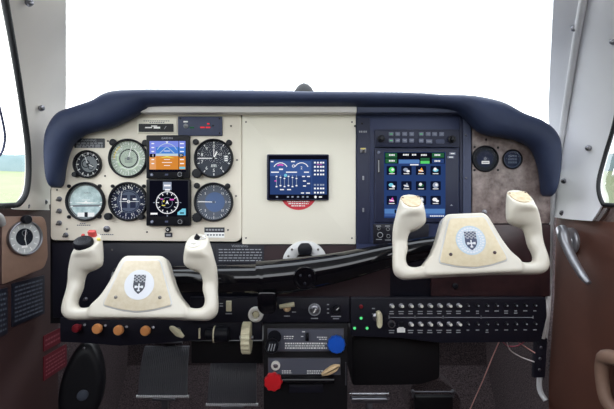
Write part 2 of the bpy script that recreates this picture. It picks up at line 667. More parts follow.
w2 = pane('window_2', [p + Vector((-0.006, 0, 0)) for p in BL], [back(p, -1) + Vector((-0.006, 0, 0)) for p in BL])
w3 = pane('window_3', [p + Vector((0.006, 0, 0)) for p in BR], [back(p, 1) + Vector((0.006, 0, 0)) for p in BR])
MB().mat('black_rubber').tube([p + Vector((0.003, -0.003, 0)) for p in BL[:-1]] + [P(8, 205.6, -0.095), P(-60, 206.6, -0.21)], 0.0052, n=10).build('window_gasket', w2)
MB().mat('black_rubber').tube([p + Vector((-0.003, -0.003, 0)) for p in BR[:-1]] + [P(611, 205.0, -0.095), P(670, 206.0, -0.21)], 0.0038, n=10).build('window_gasket', w3)
# rim of the small storm window in the left pane
MB().mat('slate').tube([P(-14, 60, -0.20), P(-3, 98, -0.15), P(4, 128, -0.115), P(4.5, 143, -0.105), P(-1, 156, -0.11), P(-20, 166, -0.15)], 0.0022, n=8).build('storm_window_rim', w2)
# silver grip at the left sill
b = MB().mat('silver_paint')
b.tube([Vector((-0.536, -0.34, 0.632)), Vector((-0.536, -0.16, 0.633)), Vector((-0.537, -0.118, 0.628)), Vector((-0.541, -0.102, 0.615))], [0.009, 0.009, 0.008, 0.006], n=14)
tag(b.build('sill_rail', None, (-0.530, -0.16, 0.622)), 'silver rounded rail along the left window sill', 'rail')

# ---- outside: field and distant trees
N = 64
b = MB().mat('apron')
rings = [[Vector((r * math.cos(2 * PI * i / N), r * math.sin(2 * PI * i / N), z)) for i in range(N)] for r, z in ((0.0001, -1.0), (30, -1.0))]
b.loft(rings, cap=False)
struct(b.build('apron'))
b = MB().mat('grass')
prof = [(28, -1.05), (32, -0.95), (60, 1.2), (110, 7.6)]
rings = [[Vector((r * math.cos(2 * PI * i / N), r * math.sin(2 * PI * i / N), z)) for i in range(N)] for r, z in prof]
b.loft(rings, cap=False)
g = b.build('ground'); struct(g)
b = MB().mat('trees')
rings = []
N = 360
for k, (r, z) in enumerate([(108, 7.0), (109, 9.6), (112, 11.2), (118, 7.0)]):
    rings.append([Vector((r * math.cos(2 * PI * i / N), r * math.sin(2 * PI * i / N), z + (random.uniform(-0.6, 0.6) + math.sin(i * 0.31) * 0.5 if k in (1, 2) else 0))) for i in range(N)])
b.loft(rings, cap=False)
struct(b.build('treeline'))

# =================================================================== GLARESHIELD
ST = [((51, 188), (59.5, 187)), ((47.5, 170), (61.5, 172)), ((45.5, 148), (65.5, 157)), ((47, 130), (72, 144)), ((57, 113), (82, 136)),
      ((75, 105.5), (95, 132)), ((92, 99.5), (110, 129)), ((103, 93), (124, 123)), ((114, 90), (135, 117)), ((130, 89.5), (146, 110)),
      ((155, 89.5), (160, 107)), ((250, 90.5), (250, 107)), ((307, 91.5), (307, 107)), ((400, 92.5), (400, 107.5)), ((440, 94.5), (440, 109)),
      ((466, 95), (458, 113)), ((485, 97), (468, 121)), ((504.5, 101.5), (481, 134)), ((523, 112), (500, 137.5)), ((542, 120), (520, 142)),
      ((555, 131), (533, 150)), ((560, 147), (540, 166)), ((557, 178), (544, 182)), ((551, 197), (545.5, 195))]
gs = thing('glareshield', 'dark navy padded glareshield arching over the whole instrument panel', 'glareshield', P(307, 107, -0.02))
rings = []
o_, _ = spline([P(a[0], a[1], -0.03) for a, c in ST], [0] * len(ST), 5)
i_, _ = spline([P(c[0], c[1], -0.03) for a, c in ST], [0] * len(ST), 5)
for q, (a, c) in enumerate(zip(o_, i_)):
    ce = (a + c) / 2; h = (a - c) / 2
    end = min(q, len(o_) - 1 - q)
    sc = 1.0 if end > 3 else (0.55, 0.8, 0.92, 0.98)[end]
    ring = []
    for j in range(28):
        t = 2 * PI * j / 28
        cs, sn = math.cos(t), math.sin(t)
        f = lambda x: math.copysign(abs(x) ** 0.85, x)
        ring.append(ce + h * f(cs) * (sc * 0.94) + Vector((0, -0.028 * f(sn) * sc + 0.004, 0)))
    rings.append(ring)
MB().mat('navy_pad').loft(rings).build('padded_roll', gs, smooth=60)
b = MB().mat('hood_grey')
b.box(PF(307, 204.5, 0), -161, 89, 48, 99, 0.2, 15, bev=0.8)
b.build('hood_lip', gs)
b = MB().mat('slate')
b.box(PF(307, 204.5, 0), 48.5, 89, 158, 98, 0.2, 15, bev=0.8)
b.build('hood_lip', gs)
b = MB().mat('navy_pad')
dk = [(-0.53, 0.745), (-0.47, 0.800), (-0.40, 0.842), (0, 0.856), (0.37, 0.842), (0.45, 0.785), (0.53, 0.735)]
rings = []
for Y, dz, sx in ((-0.01, 0, 0.94), (0.15, -0.012, 0.98), (0.36, -0.03, 0.9)):
    rings.append([Vector((x * sx, Y, z + dz)) for x, z in dk] + [Vector((x * sx, Y, z + dz - 0.008)) for x, z in dk[::-1]])
b.loft(rings).build('deck', gs)
# dome on top of the shield
o = P(304, 92, 0.05)
F = Fr((o.x, o.y, 0.852), (1, 0, 0), (0, 1, 0), (0, 0, 1), 0.001)
b = MB().mat('black_rubber')
hh = (P(304, 83.5, 0.05).z - 0.852) * 1000
pr = [(24, -1.5), (24, hh * 0.3)] + [(24 * math.cos(t), hh * 0.3 + hh * 0.7 * math.sin(t)) for t in (0.3, 0.6, 0.9, 1.2, 1.45)]
b.lathe(F, pr, n=28)
tag(b.build('dome_sensor', None, F.o), 'small dark round dome standing on top of the glareshield', 'dome')

# =================================================================== PANELS
PW = PF(307, 204.5, 0)     # u = px-307, v = 204.5-py


def L(pts):
    return [(x - 307, 204.5 - y) for x, y in pts]


# backing bulkhead behind everything (black)
b = MB().mat('black')
b.prism(PW, L([(47, 325), (47, 190), (60, 140), (90, 118), (140, 105), (470, 105), (520, 130), (548, 150), (553, 200), (549, 325)]), -14, -6)
tag(b.build('panel_bulkhead', None, P(307, 241, 0.02)), 'black bulkhead filling the space behind the instrument panels', 'panel')

# left flight panel
fp = thing('flight_panel', 'cream left instrument panel carrying the six round gauges', 'panel', P(147, 241, 0))
out = L([(52, 240), (52.5, 188), (58, 160), (66, 140), (80, 127), (104, 120), (128, 118), (138, 112), (238, 112), (242, 117), (242, 237), (238, 241.5)])
b = MB().mat('cream').prism(PW, roundpoly(out, 5), -6, 3, bev=0.8)
b.build('plate', fp)
Fpl = PF(307, 204.5, -0.006)


def LP(px, py, F=None):
    """photo pixel -> u,v on the front of the panel plates"""
    return (px - 307, 204.5 - py)


b = MB().mat('placard_black')
b.box(Fpl, *LP(74.5, 148), *LP(105, 138.5), 0, 0.6, r=1)
b.mat('grey_mark')
b.text(Fpl, 'WARNING', *LP(89, 140.6), 3.2, 0.75)
for y in (143.2, 145.2, 147):
    x = 76.5
    while x < 102:
        l = random.uniform(2, 5); b.quad(Fpl, *LP(x, y + 0.4), *LP(min(x + l, 103), y - 0.4), 0.75); x += l + 0.9
b.build('placard', fp)
screws(fp, [LP(x, y) for x, y in ((108, 141), (231, 126), (237, 160), (236, 196), (57, 190), (228, 230), (105, 176), (147, 232), (67, 229))], Fpl, 1.0, m='screw')
# rocker / toggles at the left edge
for i, (x, y) in enumerate(((59.5, 199), (59.5, 211), (59.5, 223), (66, 235))):
    F = PF(x, y, -0.006)
    b = MB().mat('dull_steel').lathe(F, [(2.6, 0), (2.6, 0.8), (1.8, 1.2), (1.6, 2.2)], n=12)
    b.mat('screw').tube([F.at(0, 0, 2), F.at(0.3, -1.2, 5.5)], [0.0016, 0.0022], n=8, smooth=False)
    b.build('toggle_switch', fp, F.o)
F = PF(107, 229, -0.006)
b = MB().mat('dull_steel').lathe(F, [(3.2, 0), (3.2, 1.2), (2.2, 1.4), (2.2, 3.2), (1.6, 3.6)], n=20)
b.mat('black').ring(F, 0.5, 1.3, 3.65, n=16)
b.build('jack_socket', fp, F.o)
b = MB().mat('slate')
for x0, x1, y in ((100, 114, 234.6), (77, 90, 225.2), (80, 85, 223.6)):
    x = x0
    b = MB().mat('slate')
    while x < x1:
        b.quad(Fpl, *LP(x, y + 0.45), *LP(x + 1.4, y - 0.45), 0.1); x += 2.0
    b.build('engraving', fp)
F = PF(168.5, 229.5, -0.006)
b = MB().mat('black_bezel').lathe(F, [(2.7, 0), (2.7, 1.5), (1.6, 2), (1.4, 3)], n=20)
b.mat('white_mark').ring(F, 0.6, 1.1, 3.05, n=14)
b.build('push_button', fp, F.o)
b = MB().mat('placard_black').box(Fpl, *LP(165, 237), *LP(172.5, 232.6), 0, 1.2, r=0.5)
b.mat('grey_mark').quad(Fpl, *LP(166.5, 235.6), *LP(171, 234.2), 1.25)
b.build('nameplate', fp)
b = MB().mat('placard_black').box(Fpl, *LP(204.5, 232.4), *LP(224.5, 227.4), 0, 0.6)
b.mat('white_mark').box(Fpl, *LP(204.5, 237.6), *LP(224.5, 232.4), 0, 0.6)
for x in range(206, 222, 3):
    b.mat('grey_mark').quad(Fpl, *LP(x, 230.6), *LP(x + 2.3, 229.0), 0.7)
    b.mat('placard_grey').quad(Fpl, *LP(x + 1, 235.6), *LP(x + 3.0, 234.2), 0.7)
b.build('placard', fp)


# ---------------------------------------------------------------- round gauges
def gauge(name, label, cat, px, py, r, face, ears=(), knobs=(), Y=-0.006, bez=1.0, deep=4.6, F=None, glass=True, bezmat='black_bezel', group='round gauges on the instrument panels'):
    F = F or PF(px, py, Y, deep)
    root = thing(name, label, cat, F.o, group)
    ri = r * 0.905
    b = MB().mat(bezmat)
    b.annulus(F, [(r, 0.05), (r, deep * 0.7), (r * 0.975, deep * 0.95), (r * 0.94, deep), (r * 0.9, deep * 0.9), (ri, deep * 0.45), (ri, 0.05)])
    b.build('bezel', root)
    b = MB()
    face(b, F, ri * 1.0)
    b.build('dial', root, smooth=0)
    if glass:
        MB().mat('dial_glass').poly(F, circ(ri, 32), deep * 0.5).build('glass', root, smooth=0)
    for (u, v, rr) in ears:
        Fs = F.sub(u, v)
        MB().mat('black_bezel').lathe(Fs, [(rr, 0.05), (rr, 2.0), (rr * 0.8, 2.6), (rr * 0.3, 2.7)], n=16).build('mounting_ear', root, Fs.o)
    for (u, v, rr) in knobs:
        Fs = F.sub(u, v)
        MB().mat('black_bezel').lathe(Fs, [(rr * 0.7, 0.05), (rr * 0.7, 2.5), (rr, 3.0), (rr, 7.5), (rr * 0.85, 8.3), (rr * 0.2, 8.4)], n=24, lobes=12, amp=0.03).build('knob', root, Fs.o)
    return root, F


def base(b, F, r, m, w=0.5):
    b.mat(m).poly(F, circ(r, 40), w)


def ticks(b, F, r0, r1, n, t, m='white_mark', w=0.62, a0=0.0, span=2 * PI, skip=0):
    b.mat(m)
    for i in range(n):
        if skip and i % skip == 0: continue
        a = a0 + span * i / n
        c, s = math.cos(a), math.sin(a)
        b.bar(F, (r0 * c, r0 * s), (r1 * c, r1 * s), t, w)


def hand(b, F, ang, r, t0, t1, w=1.3, tail=0.0, m='white_mark'):
    c, s = math.cos(ang), math.sin(ang)
    b.mat(m).bar(F, (-tail * c, -tail * s), (r * c, r * s), t0, w, t1)


def face_clock(b, F, r):
    base(b, F, r, 'dial_black')
    b.mat('dial_grey').poly(F, circ(r * 0.62, 28, 1.2, 0.2), 0.55)
    ticks(b, F, r * 0.74, r * 0.94, 12, 0.9)
    ticks(b, F, r * 0.86, r * 0.94, 60, 0.25)
    b.mat('dial_black').ring(F, r * 0.24, r * 0.32, 0.62, cx=-2.2, cy=0.5, n=20)
    b.mat('dial_black').ring(F, r * 0.16, r * 0.22, 0.62, cx=3.0, cy=-3.0, n=16)
    hand(b, F, 1.9, r * 0.75, 0.7, 0.4); hand(b, F, -0.4, r * 0.5, 0.9, 0.5)
    b.mat('dial_black').poly(F, circ(1.4, 14), 1.5)


def face_airspeed(b, F, r):
    base(b, F, r, 'dial_glare_green')
    ticks(b, F, r * 0.82, r * 0.96, 36, 0.45)
    ticks(b, F, r * 0.74, r * 0.96, 12, 0.7)
    b.mat('dial_greenarc').ring(F, r * 0.58, r * 0.66, 0.6, a0=-3.6, a1=0.7)
    b.mat('dial_yellow').ring(F, r * 0.78, r * 0.86, 0.6, a0=2.2, a1=3.2, n=16)
    b.mat('white_mark').ring(F, r * 0.58, r * 0.62, 0.64, a0=-2.2, a1=1.0)
    b.mat('dial_black').ring(F, r * 0.47, r * 0.53, 0.61)
    for i, t in enumerate(('40', '60', '80', '100', '120', '140', '160', '180', '200', '220')):
        a = PI / 2 - 0.5 - i * 0.56
        b.mat('white_mark').text(F, t, r * 0.70 * math.cos(a), r * 0.70 * math.sin(a), 2.9, 0.63)
    for y in (-1.6, 0.2, -3.6):
        b.mat('placard_grey').quad(F, -4, y - 0.35, 4, y + 0.35, 0.63)
    hand(b, F, 1.30, r * 0.78, 1.1, 0.5, tail=1)
    b.mat('dial_grey').poly(F, circ(1.6, 16), 1.5)


def face_altimeter(b, F, r):
    base(b, F, r, 'dial_charcoal')
    ticks(b, F, r * 0.84, r * 0.96, 10, 0.9, a0=PI / 2)
    for i in range(10):
        if i in (2, 3): continue
        a = PI / 2 - 2 * PI * i / 10
        b.mat('white_mark').text(F, str(i), r * 0.70 * math.cos(a), r * 0.68 * math.sin(a), 4.6, 0.63)
    b.mat('white_mark').text(F, 'ALT', 6.0, 4.0, 2.6, 0.63)
    b.mat('dial_grey').quad(F, r * 0.56, -3.2, r * 0.80, 3.2, 0.6)
    for y in (-2, 0, 2):
        b.mat('white_mark').quad(F, r * 0.60, y - 0.6, r * 0.78, y + 0.6, 0.64)
    b.mat('dial_grey').poly(F, [(-3.5, -9), (3.5, -9), (2.4, -5.8), (-2.4, -5.8)], 0.61)
    b.mat('white_mark')
    for i in range(4): b.bar(F, (-2.6 + i * 1.6, -8.6), (-1.9 + i * 1.3, -6.0), 0.45, 0.65)
    hand(b, F, PI * 1.0, r * 0.90, 0.7, 1.1, tail=3)
    hand(b, F, 1.12, r * 0.42, 1.0, 1.9, w=1.5)
    hand(b, F, 1.55, r * 0.55, 0.5, 0.9, w=1.2)
    b.mat('dial_black').poly(F, circ(1.4, 16), 1.7)


def face_turn(b, F, r):
    base(b, F, r, 'dial_glare_pale')
    b.mat('dial_grey').ring(F, r * 0.90, r * 0.99, 0.56)
    b.mat('dial_grey').poly(F, [(-r * .82, -3.5), (r * .82, -3.0), (r * .80, -5.0), (-r * .80, -5.4)], 0.58)
    b.mat('white_mark').poly(F, [(-r * 0.7, -1.2), (-2, -0.6), (0, 1.0), (2, -0.6), (r * 0.7, -1.2), (2, -2.2), (-2, -2.2)], 0.7)
    b.mat('white_mark').bar(F, (-4, 1.6), (4, 1.6), 0.6, 0.7)
    b.mat('white_mark').quad(F, -r * 0.48, -r * 0.86, r * 0.48, -r * 0.62, 0.66)
    b.mat('dial_black').quad(F, -1.5, -r * 0.88, 1.8, -r * 0.60, 0.7)
    for s in (-1, 1):
        b.mat('white_mark').bar(F, (s * r * 0.78, -1.0), (s * r * 0.92, -1.0), 1.0, 0.66)
        b.mat('white_mark').bar(F, (s * r * 0.74, -4.6), (s * r * 0.88, -5.6), 1.0, 0.66)
    b.mat('dial_grey').text(F, 'TURN', 1, 8.5, 2.8, 0.64)


def face_cdi(b, F, r):
    base(b, F, r, 'dial_navy')
    ticks(b, F, r * 0.90, r * 0.97, 36, 0.5, m='white_mark')
    for i, t in enumerate(('N', '3', '6', 'E', '12', '15', 'S', '21', '24', 'W', '30', '33')):
        a = PI / 2 - 2 * PI * i / 12 - 0.2
        b.mat('white_mark').text(F, t, r * 0.76 * math.cos(a), r * 0.76 * math.sin(a), 4.0, 0.63, a - PI / 2)
    b.mat('dial_bluegrey').ring(F, r * 0.60, r * 0.645, 0.6)
    b.mat('dial_bluegrey').poly(F, circ(r * 0.56, 28), 0.58)
    b.mat('dial_navy').quad(F, -r * 0.40, -r * .36, -1.5, r * .36, 0.6)
    b.mat('dial_navy').quad(F, 1.5, -r * .36, r * .40, r * .36, 0.6)
    b.mat('dial_bluegrey').bar(F, (0, -r * 0.6), (0, r * 0.6), 0.5, 0.65)
    b.mat('white_mark').bar(F, (-6.0, 2.4), (-1.8, 2.4), 1.5, 0.68)
    b.mat('white_mark').bar(F, (4.2, 2.4), (8.0, 2.4), 1.5, 0.68)
    b.mat('white_mark').bar(F, (-9.5, 0), (10.5, 0), 0.45, 0.67)
    b.mat('white_mark').ring(F, 1.0, 1.6, 0.7, n=14)
    # bowed deviation needle
    pts = [(-6.4 - 1.4 * math.cos(t * 1.4), 10.5 * t) for t in [i / 6 for i in range(-6, 7)]]
    for p, q in zip(pts, pts[1:]): b.bar(F, p, q, 0.55, 0.72)
    b.mat('white_mark').poly(F, [(-1, r * .88), (1, r * .88), (0, r * .70)], 0.7)


def face_vsi(b, F, r):
    base(b, F, r, 'dial_slate')
    b.mat('dial_bluecentre').poly(F, circ(r * 0.56, 30, 1, 0), 0.56)
    ticks(b, F, r * 0.80, r * 0.95, 12, 0.6)
    ticks(b, F, r * 0.87, r * 0.95, 48, 0.25)
    for i, t in enumerate(('0', '5', '1', '15', '2', '15', '1', '5')):
        a = PI - i * 2 * PI / 8
        if i == 0: continue
        b.mat('white_mark').text(F, t, r * 0.68 * math.cos(a), r * 0.68 * math.sin(a), 3.2, 0.63)
    hand(b, F, PI - 0.03, r * 0.88, 0.8, 1.0, tail=2)
    b.mat('dial_bluegrey').poly(F, circ(1.5, 16), 1.5)


gauge('clock', 'small dark round clock at far upper left of cream panel', 'gauge', 86, 164, 14.2, face_clock, knobs=[(-10.5, -10.5, 2.6)])
gauge('airspeed_indicator', 'airspeed indicator with painted green glare beside the blue and orange display', 'gauge', 127, 158, 19.8, face_airspeed, ears=[(-15.5, 16, 3.6), (17, 15.5, 3.2)])
gauge('altimeter', 'black altimeter with white numerals at upper right of cream panel', 'gauge', 213, 158, 19.8, face_altimeter, ears=[(-18, 16.5, 3.0), (15.5, 15.8, 3.0)], knobs=[(-15.8, -15.5, 4.6)])
gauge('turn_coordinator', 'turn gauge with painted pale glare at lower left above red switch', 'gauge', 84, 201.5, 19.8, face_turn, ears=[(-17, 15.5, 1.7), (14, 15.8, 1.7), (-17, -15.5, 1.7), (13.5, -15, 2.2)])
gauge('course_indicator', 'navy compass dial with white cross bars below the airspeed indicator', 'gauge', 127, 201.5, 19.8, face_cdi, ears=[(-16, 15.5, 1.7), (15.5, 15.5, 1.7)], knobs=[(-18.5, -15, 3.6), (14.6, -15.4, 3.0)])
gauge('vertical_speed_indicator', 'blue grey vertical speed dial below the black altimeter', 'gauge', 213, 202, 19.8, face_vsi, ears=[(-17, 16.5, 3.0), (14, 16, 2.8)], knobs=[(-15.8, -15.5, 4.6)])


# ---------------------------------------------------------------- displays
def display(name, label, cat, px0, py0, px1, py1, scr, paint, Y=-0.006, deep=5.5, frame='black_bezel', r=1.5, logo=None):
    F = PF((px0 + px1) / 2, (py0 + py1) / 2, Y, deep)
    root = thing(name, label, cat, F.o)
    w, h = (px1 - px0) / 2, (py1 - py0) / 2
    b = MB().mat(frame)
    b.prism(F, rrect(-w, -h, w, h, r), 0.05, deep, bev=0.9)
    if logo:
        b.mat('grey_mark').text(F, logo[0], logo[1] - F_px(px0, px1), F_py(py0, py1) - logo[2], logo[3], deep + 0.06)
    b.build('housing', root)
    cx, cy = (px0 + px1) / 2, (py0 + py1) / 2
    q = lambda x, y: (x - cx, cy - y)
    b = MB()
    paint(b, F, q, deep)
    b.build('screen', root, smooth=0)
    return root, F, q


def F_px(a, c): return (a + c) / 2
def F_py(a, c): return (a + c) / 2


def paint_pfd(b, F, q, d):
    w = d + 0.08
    b.mat('s_black').quad(F, *q(149, 172), *q(186, 140.5), w)
    b.mat('s_sky').quad(F, *q(149.5, 156), *q(185.5, 141), w + .04)
    b.mat('s_sky2').quad(F, *q(149.5, 147), *q(185.5, 141), w + .06)
    b.mat('s_band').quad(F, *q(156, 156), *q(178, 153.6), w + .06)
    b.mat('s_earth').quad(F, *q(149.5, 169.5), *q(185.5, 156), w + .04)
    b.mat('s_earth2').quad(F, *q(149.5, 169.5), *q(156, 156), w + .06)
    b.mat('s_sky2').quad(F, *q(149.5, 156), *q(156, 147), w + .06)
    b.mat('s_black').quad(F, *q(178.5, 169.5), *q(179.0, 141), w + .09)
    b.mat('s_band')
    pts = [(167 + 11 * math.cos(t), 155.5 - 12 * math.sin(t)) for t in [0.5 + i * 0.214 for i in range(11)]]
    for p, r_ in zip(pts, pts[1:]): b.bar(F, q(*p), q(*r_), 0.6, w + .1)
    for dx in (-0.8, 0.8):
        b.bar(F, q(167 + dx * 0.4, 147), q(167 + dx * 9, 153.2), 0.6, w + .1)
    b.mat('s_white')
    for y, l in ((159.5, 3), (162.5, 5), (151, 3), (165.5, 3)):
        b.quad(F, *q(167 - l, y + .3), *q(167 + l, y - .3), w + .1)
    b.poly(F, [q(165.6, 141.4), q(168.4, 141.4), q(167, 143.6)], w + .1)
    for y in (143.5, 147.5, 151.5, 159.5, 163.5):
        b.quad(F, *q(151.5, y + .6), *q(154.2, y - .5), w + .1)
        b.quad(F, *q(180, y + .6), *q(184, y - .5), w + .1)
    b.mat('s_yellow').poly(F, [q(159, 158.2), q(167, 156.0), q(175, 158.2), q(167, 157.4)], w + .12)
    b.mat('s_black').quad(F, *q(149.8, 157.4), *q(155.4, 153.8), w + .12)
    b.quad(F, *q(178.6, 157.4), *q(183.5, 153.6), w + .12)
    b.mat('s_white').text(F, '0', *q(153, 155.6), 3.2, w + .15)
    b.text(F, '20', *q(181, 155.4), 3.0, w + .15)
    b.mat('s_cyan').quad(F, *q(179.4, 169), *q(185.2, 166.8), w + .12)
    b.mat('s_black').quad(F, *q(157, 171.8), *q(172, 169.5), w + .12)


def paint_hsi(b, F, q, d):
    w = d + 0.08
    b.mat('s_black').quad(F, *q(149.5, 216.5), *q(188, 180.5), w)
    c = q(167.2, 202.6)
    b.mat('s_white').ring(F, 10.6, 11.3, w + .06, cx=c[0], cy=c[1], n=48)
    b.mat('s_grey').ring(F, 5.0, 5.3, w + .06, cx=c[0], cy=c[1], n=32)
    Fs = F.sub(c[0], c[1])
    ticks(b, Fs, 8.2, 10.6, 12, 0.8, 's_white', w + .06)
    ticks(b, Fs, 9.6, 10.6, 36, 0.4, 's_grey', w + .06)
    ticks(b, Fs, 12.4, 14.0, 4, 0.7, 's_grey', w + .06, a0=0)
    b.mat('s_white').poly(F, [(c[0], c[1] + 2.5), (c[0] + 1.7, c[1] - 1.5), (c[0], c[1] - .6), (c[0] - 1.7, c[1] - 1.5)], w + .1)
    b.mat('s_yellow').poly(F, [(c[0] - 2.5, c[1] + 2.6), (c[0] - 4.6, c[1] + 1.5), (c[0] - 3.2, c[1] + .2)], w + .1)
    b.quad(F, c[0] - 5.4, c[1] - 3.2, c[0] - 2.0, c[1] - 2.4, w + .1)
    b.mat('s_magenta').quad(F, c[0] + 2.6, c[1] + 2.3, c[0] + 6.8, c[1] + 3.7, w + .1)
    b.quad(F, c[0] - 6.6, c[1] + 3, c[0] - 4.2, c[1] + 4, w + .1)
    b.mat('s_grey').quad(F, *q(163, 190), *q(171.5, 182), w + .04)
    b.mat('s_white').quad(F, *q(164, 186.4), *q(170.6, 184.6), w + .08)
    b.quad(F, *q(165.0, 190.6), *q(170, 189), w + .08)
    b.mat('s_white').quad(F, *q(150.5, 214.6), *q(157.5, 212.8), w + .08)
    b.mat('s_cyan').poly(F, [q(177.5, 215), q(185.8, 215), q(185.8, 208.6), q(182.4, 208.6), q(177.5, 212.4)], w + .08)
    b.mat('s_black').quad(F, *q(180, 213.6), *q(184, 212.4), w + .1)


r1, F1, q1 = display('attitude_display', 'square blue and orange attitude display in the cream panel', 'display', 146, 135, 189, 178.6, None, paint_pfd, logo=('GARMIN', 167, 138.2, 3.0))
r2, F2, q2 = display('heading_display', 'square black heading display below the attitude display', 'display', 146, 179.2, 190, 226, None, paint_hsi)
for rt, Fd, qd, yy, x0 in ((r1, F1, q1, 174.6, 0), (r2, F2, q2, 221.6, 1)):
    c = qd(180.8 + x0 * .3, yy); Fs = Fd.sub(c[0], c[1], 5.5)
    b = MB().mat('black_bezel').lathe(Fs, [(2.7, 0.0), (2.7, 3.2), (2.3, 4.0), (0.4, 4.1)], n=24, lobes=12, amp=.04)
    b.mat('grey_mark').ring(Fs, 1.9, 2.25, 4.12, n=24)
    b.build('knob', rt, Fs.o)
    c = qd(151.8 + x0 * .3, yy + .2); Fs = Fd.sub(c[0], c[1], 5.5)
    b = MB().mat('button').lathe(Fs, [(1.5, 0), (1.5, .7), (1.2, 1.0)], n=16)
    b.mat('grey_mark').poly(Fs, circ(0.7, 10), 1.05)
    b.build('power_button', rt, Fs.o)
    c = qd(166.5, yy); Fs = Fd.sub(c[0], c[1], 5.5)
    MB().mat('slate').box(Fs, -1.6, -0.9, 1.6, 0.9, 0, 0.4, r=.4).build('light_sensor', rt, Fs.o)

# annunciators above the displays
an = thing('annunciator', 'slim black annunciator strip in a cream bezel above the displays', 'annunciator', P(157, 126, -0.006))
MB().mat('cream_light').box(Fpl, *LP(137.5, 133.5), *LP(177, 118.5), 0.05, 1.3, r=.8, bev=.3).build('bezel', an)
b = MB().mat('black_bezel').box(Fpl, *LP(139.5, 132.2), *LP(174, 124.2), 1.3, 2.4, r=.6)
b.mat('white_mark').quad(Fpl, *LP(146, 128.6), *LP(153, 127.4), 2.5)
b.quad(Fpl, *LP(154.5, 129), *LP(161, 127.2), 2.5); b.quad(Fpl, *LP(152, 127), *LP(158, 126), 2.5)
b.mat('grey_mark').bar(Fpl, LP(165, 129.5), LP(167, 126.5), .5, 2.5)
b.build('indicator_window', an)
b = MB().mat('slate')
for y, x0, x1 in ((121.2, 144, 170), (122.8, 150, 165)):
    x = x0
    while x < x1: b.quad(Fpl, *LP(x, y + .35), *LP(x + 1.5, y - .35), 1.4); x += 2.2
b.build('engraving', an)
an = thing('trim_annunciator', 'grey warning light module with red lamps at top of cream panel', 'annunciator', P(200, 126, -0.006))
b = MB().mat('slate').box(Fpl, *LP(178.5, 136), *LP(222.5, 116.8), 0.05, 2.2, r=.8, bev=.4)
b.build('housing', an)
for x, y, m_, w_ in ((186.5, 126.5, 'grey_mark', 1.8), (203, 127.8, 's_red', 2.2), (208.5, 127.8, 's_red', 2.2), (208.8, 124.2, 's_red', 1.2), (192.5, 128, 's_darkgreen', 2.2)):
    Fs = Fpl.sub(*LP(x, y), 2.2)
    if x < 187:
        MB().mat(m_).lathe(Fs, [(2.4, 0), (2.4, 1), (1.4, 1.6), (.8, 3)], n=16).build('knob', an, Fs.o)
    else:
        MB().mat(m_).box(Fs, -w_, -.7, w_, .7, 0, .3).build('lamp', an, Fs.o)
screws(an, [LP(180.8, 119), LP(220, 119), LP(220, 133.5), LP(213.5, 126)], Fr(Fpl.at(0, 0, 2.2), (1, 0, 0), (0, 0, 1), (0, -1, 0), Fpl.k), .9, m='black')
b = MB().mat('white_mark').quad(Fpl, *LP(184, 122.8), *LP(188.5, 121.4), 2.3)
b.build('engraving', an)

# centre panel
cp = thing('instrument_panel', 'pale cream centre panel around the engine monitor screen', 'panel', P(299, 243, 0))
MB().mat('cream_light').prism(PW, rrect(-64.5, -39.5, 48.5, 91, 1), -6, 2.6, bev=.5).build('plate', cp)
screws(cp, [LP(246, 122), LP(352, 122), LP(246, 238), LP(352, 238)], PF(307, 204.5, -0.0052), .9)
Fst = PF(298.5, 191, -0.0052)
b = MB().mat('sticker_red').prism(Fst, [(19 * math.cos(t), 19 * math.sin(t)) for t in [2 * PI * i / 40 for i in range(40)]], 0.05, .3)
b.mat('white_mark')
for y, wd in ((-10.5, 11), (-12.6, 10), (-14.8, 7)):
    x = -wd
    while x < wd: l = random.uniform(1, 2.6); b.quad(Fst, x, y - .55, min(x + l, wd), y + .55, .4); x += l + .6
tag(b.build('round_sticker', None, Fst.o), 'round red sticker partly hidden below the engine monitor screen', 'sticker')


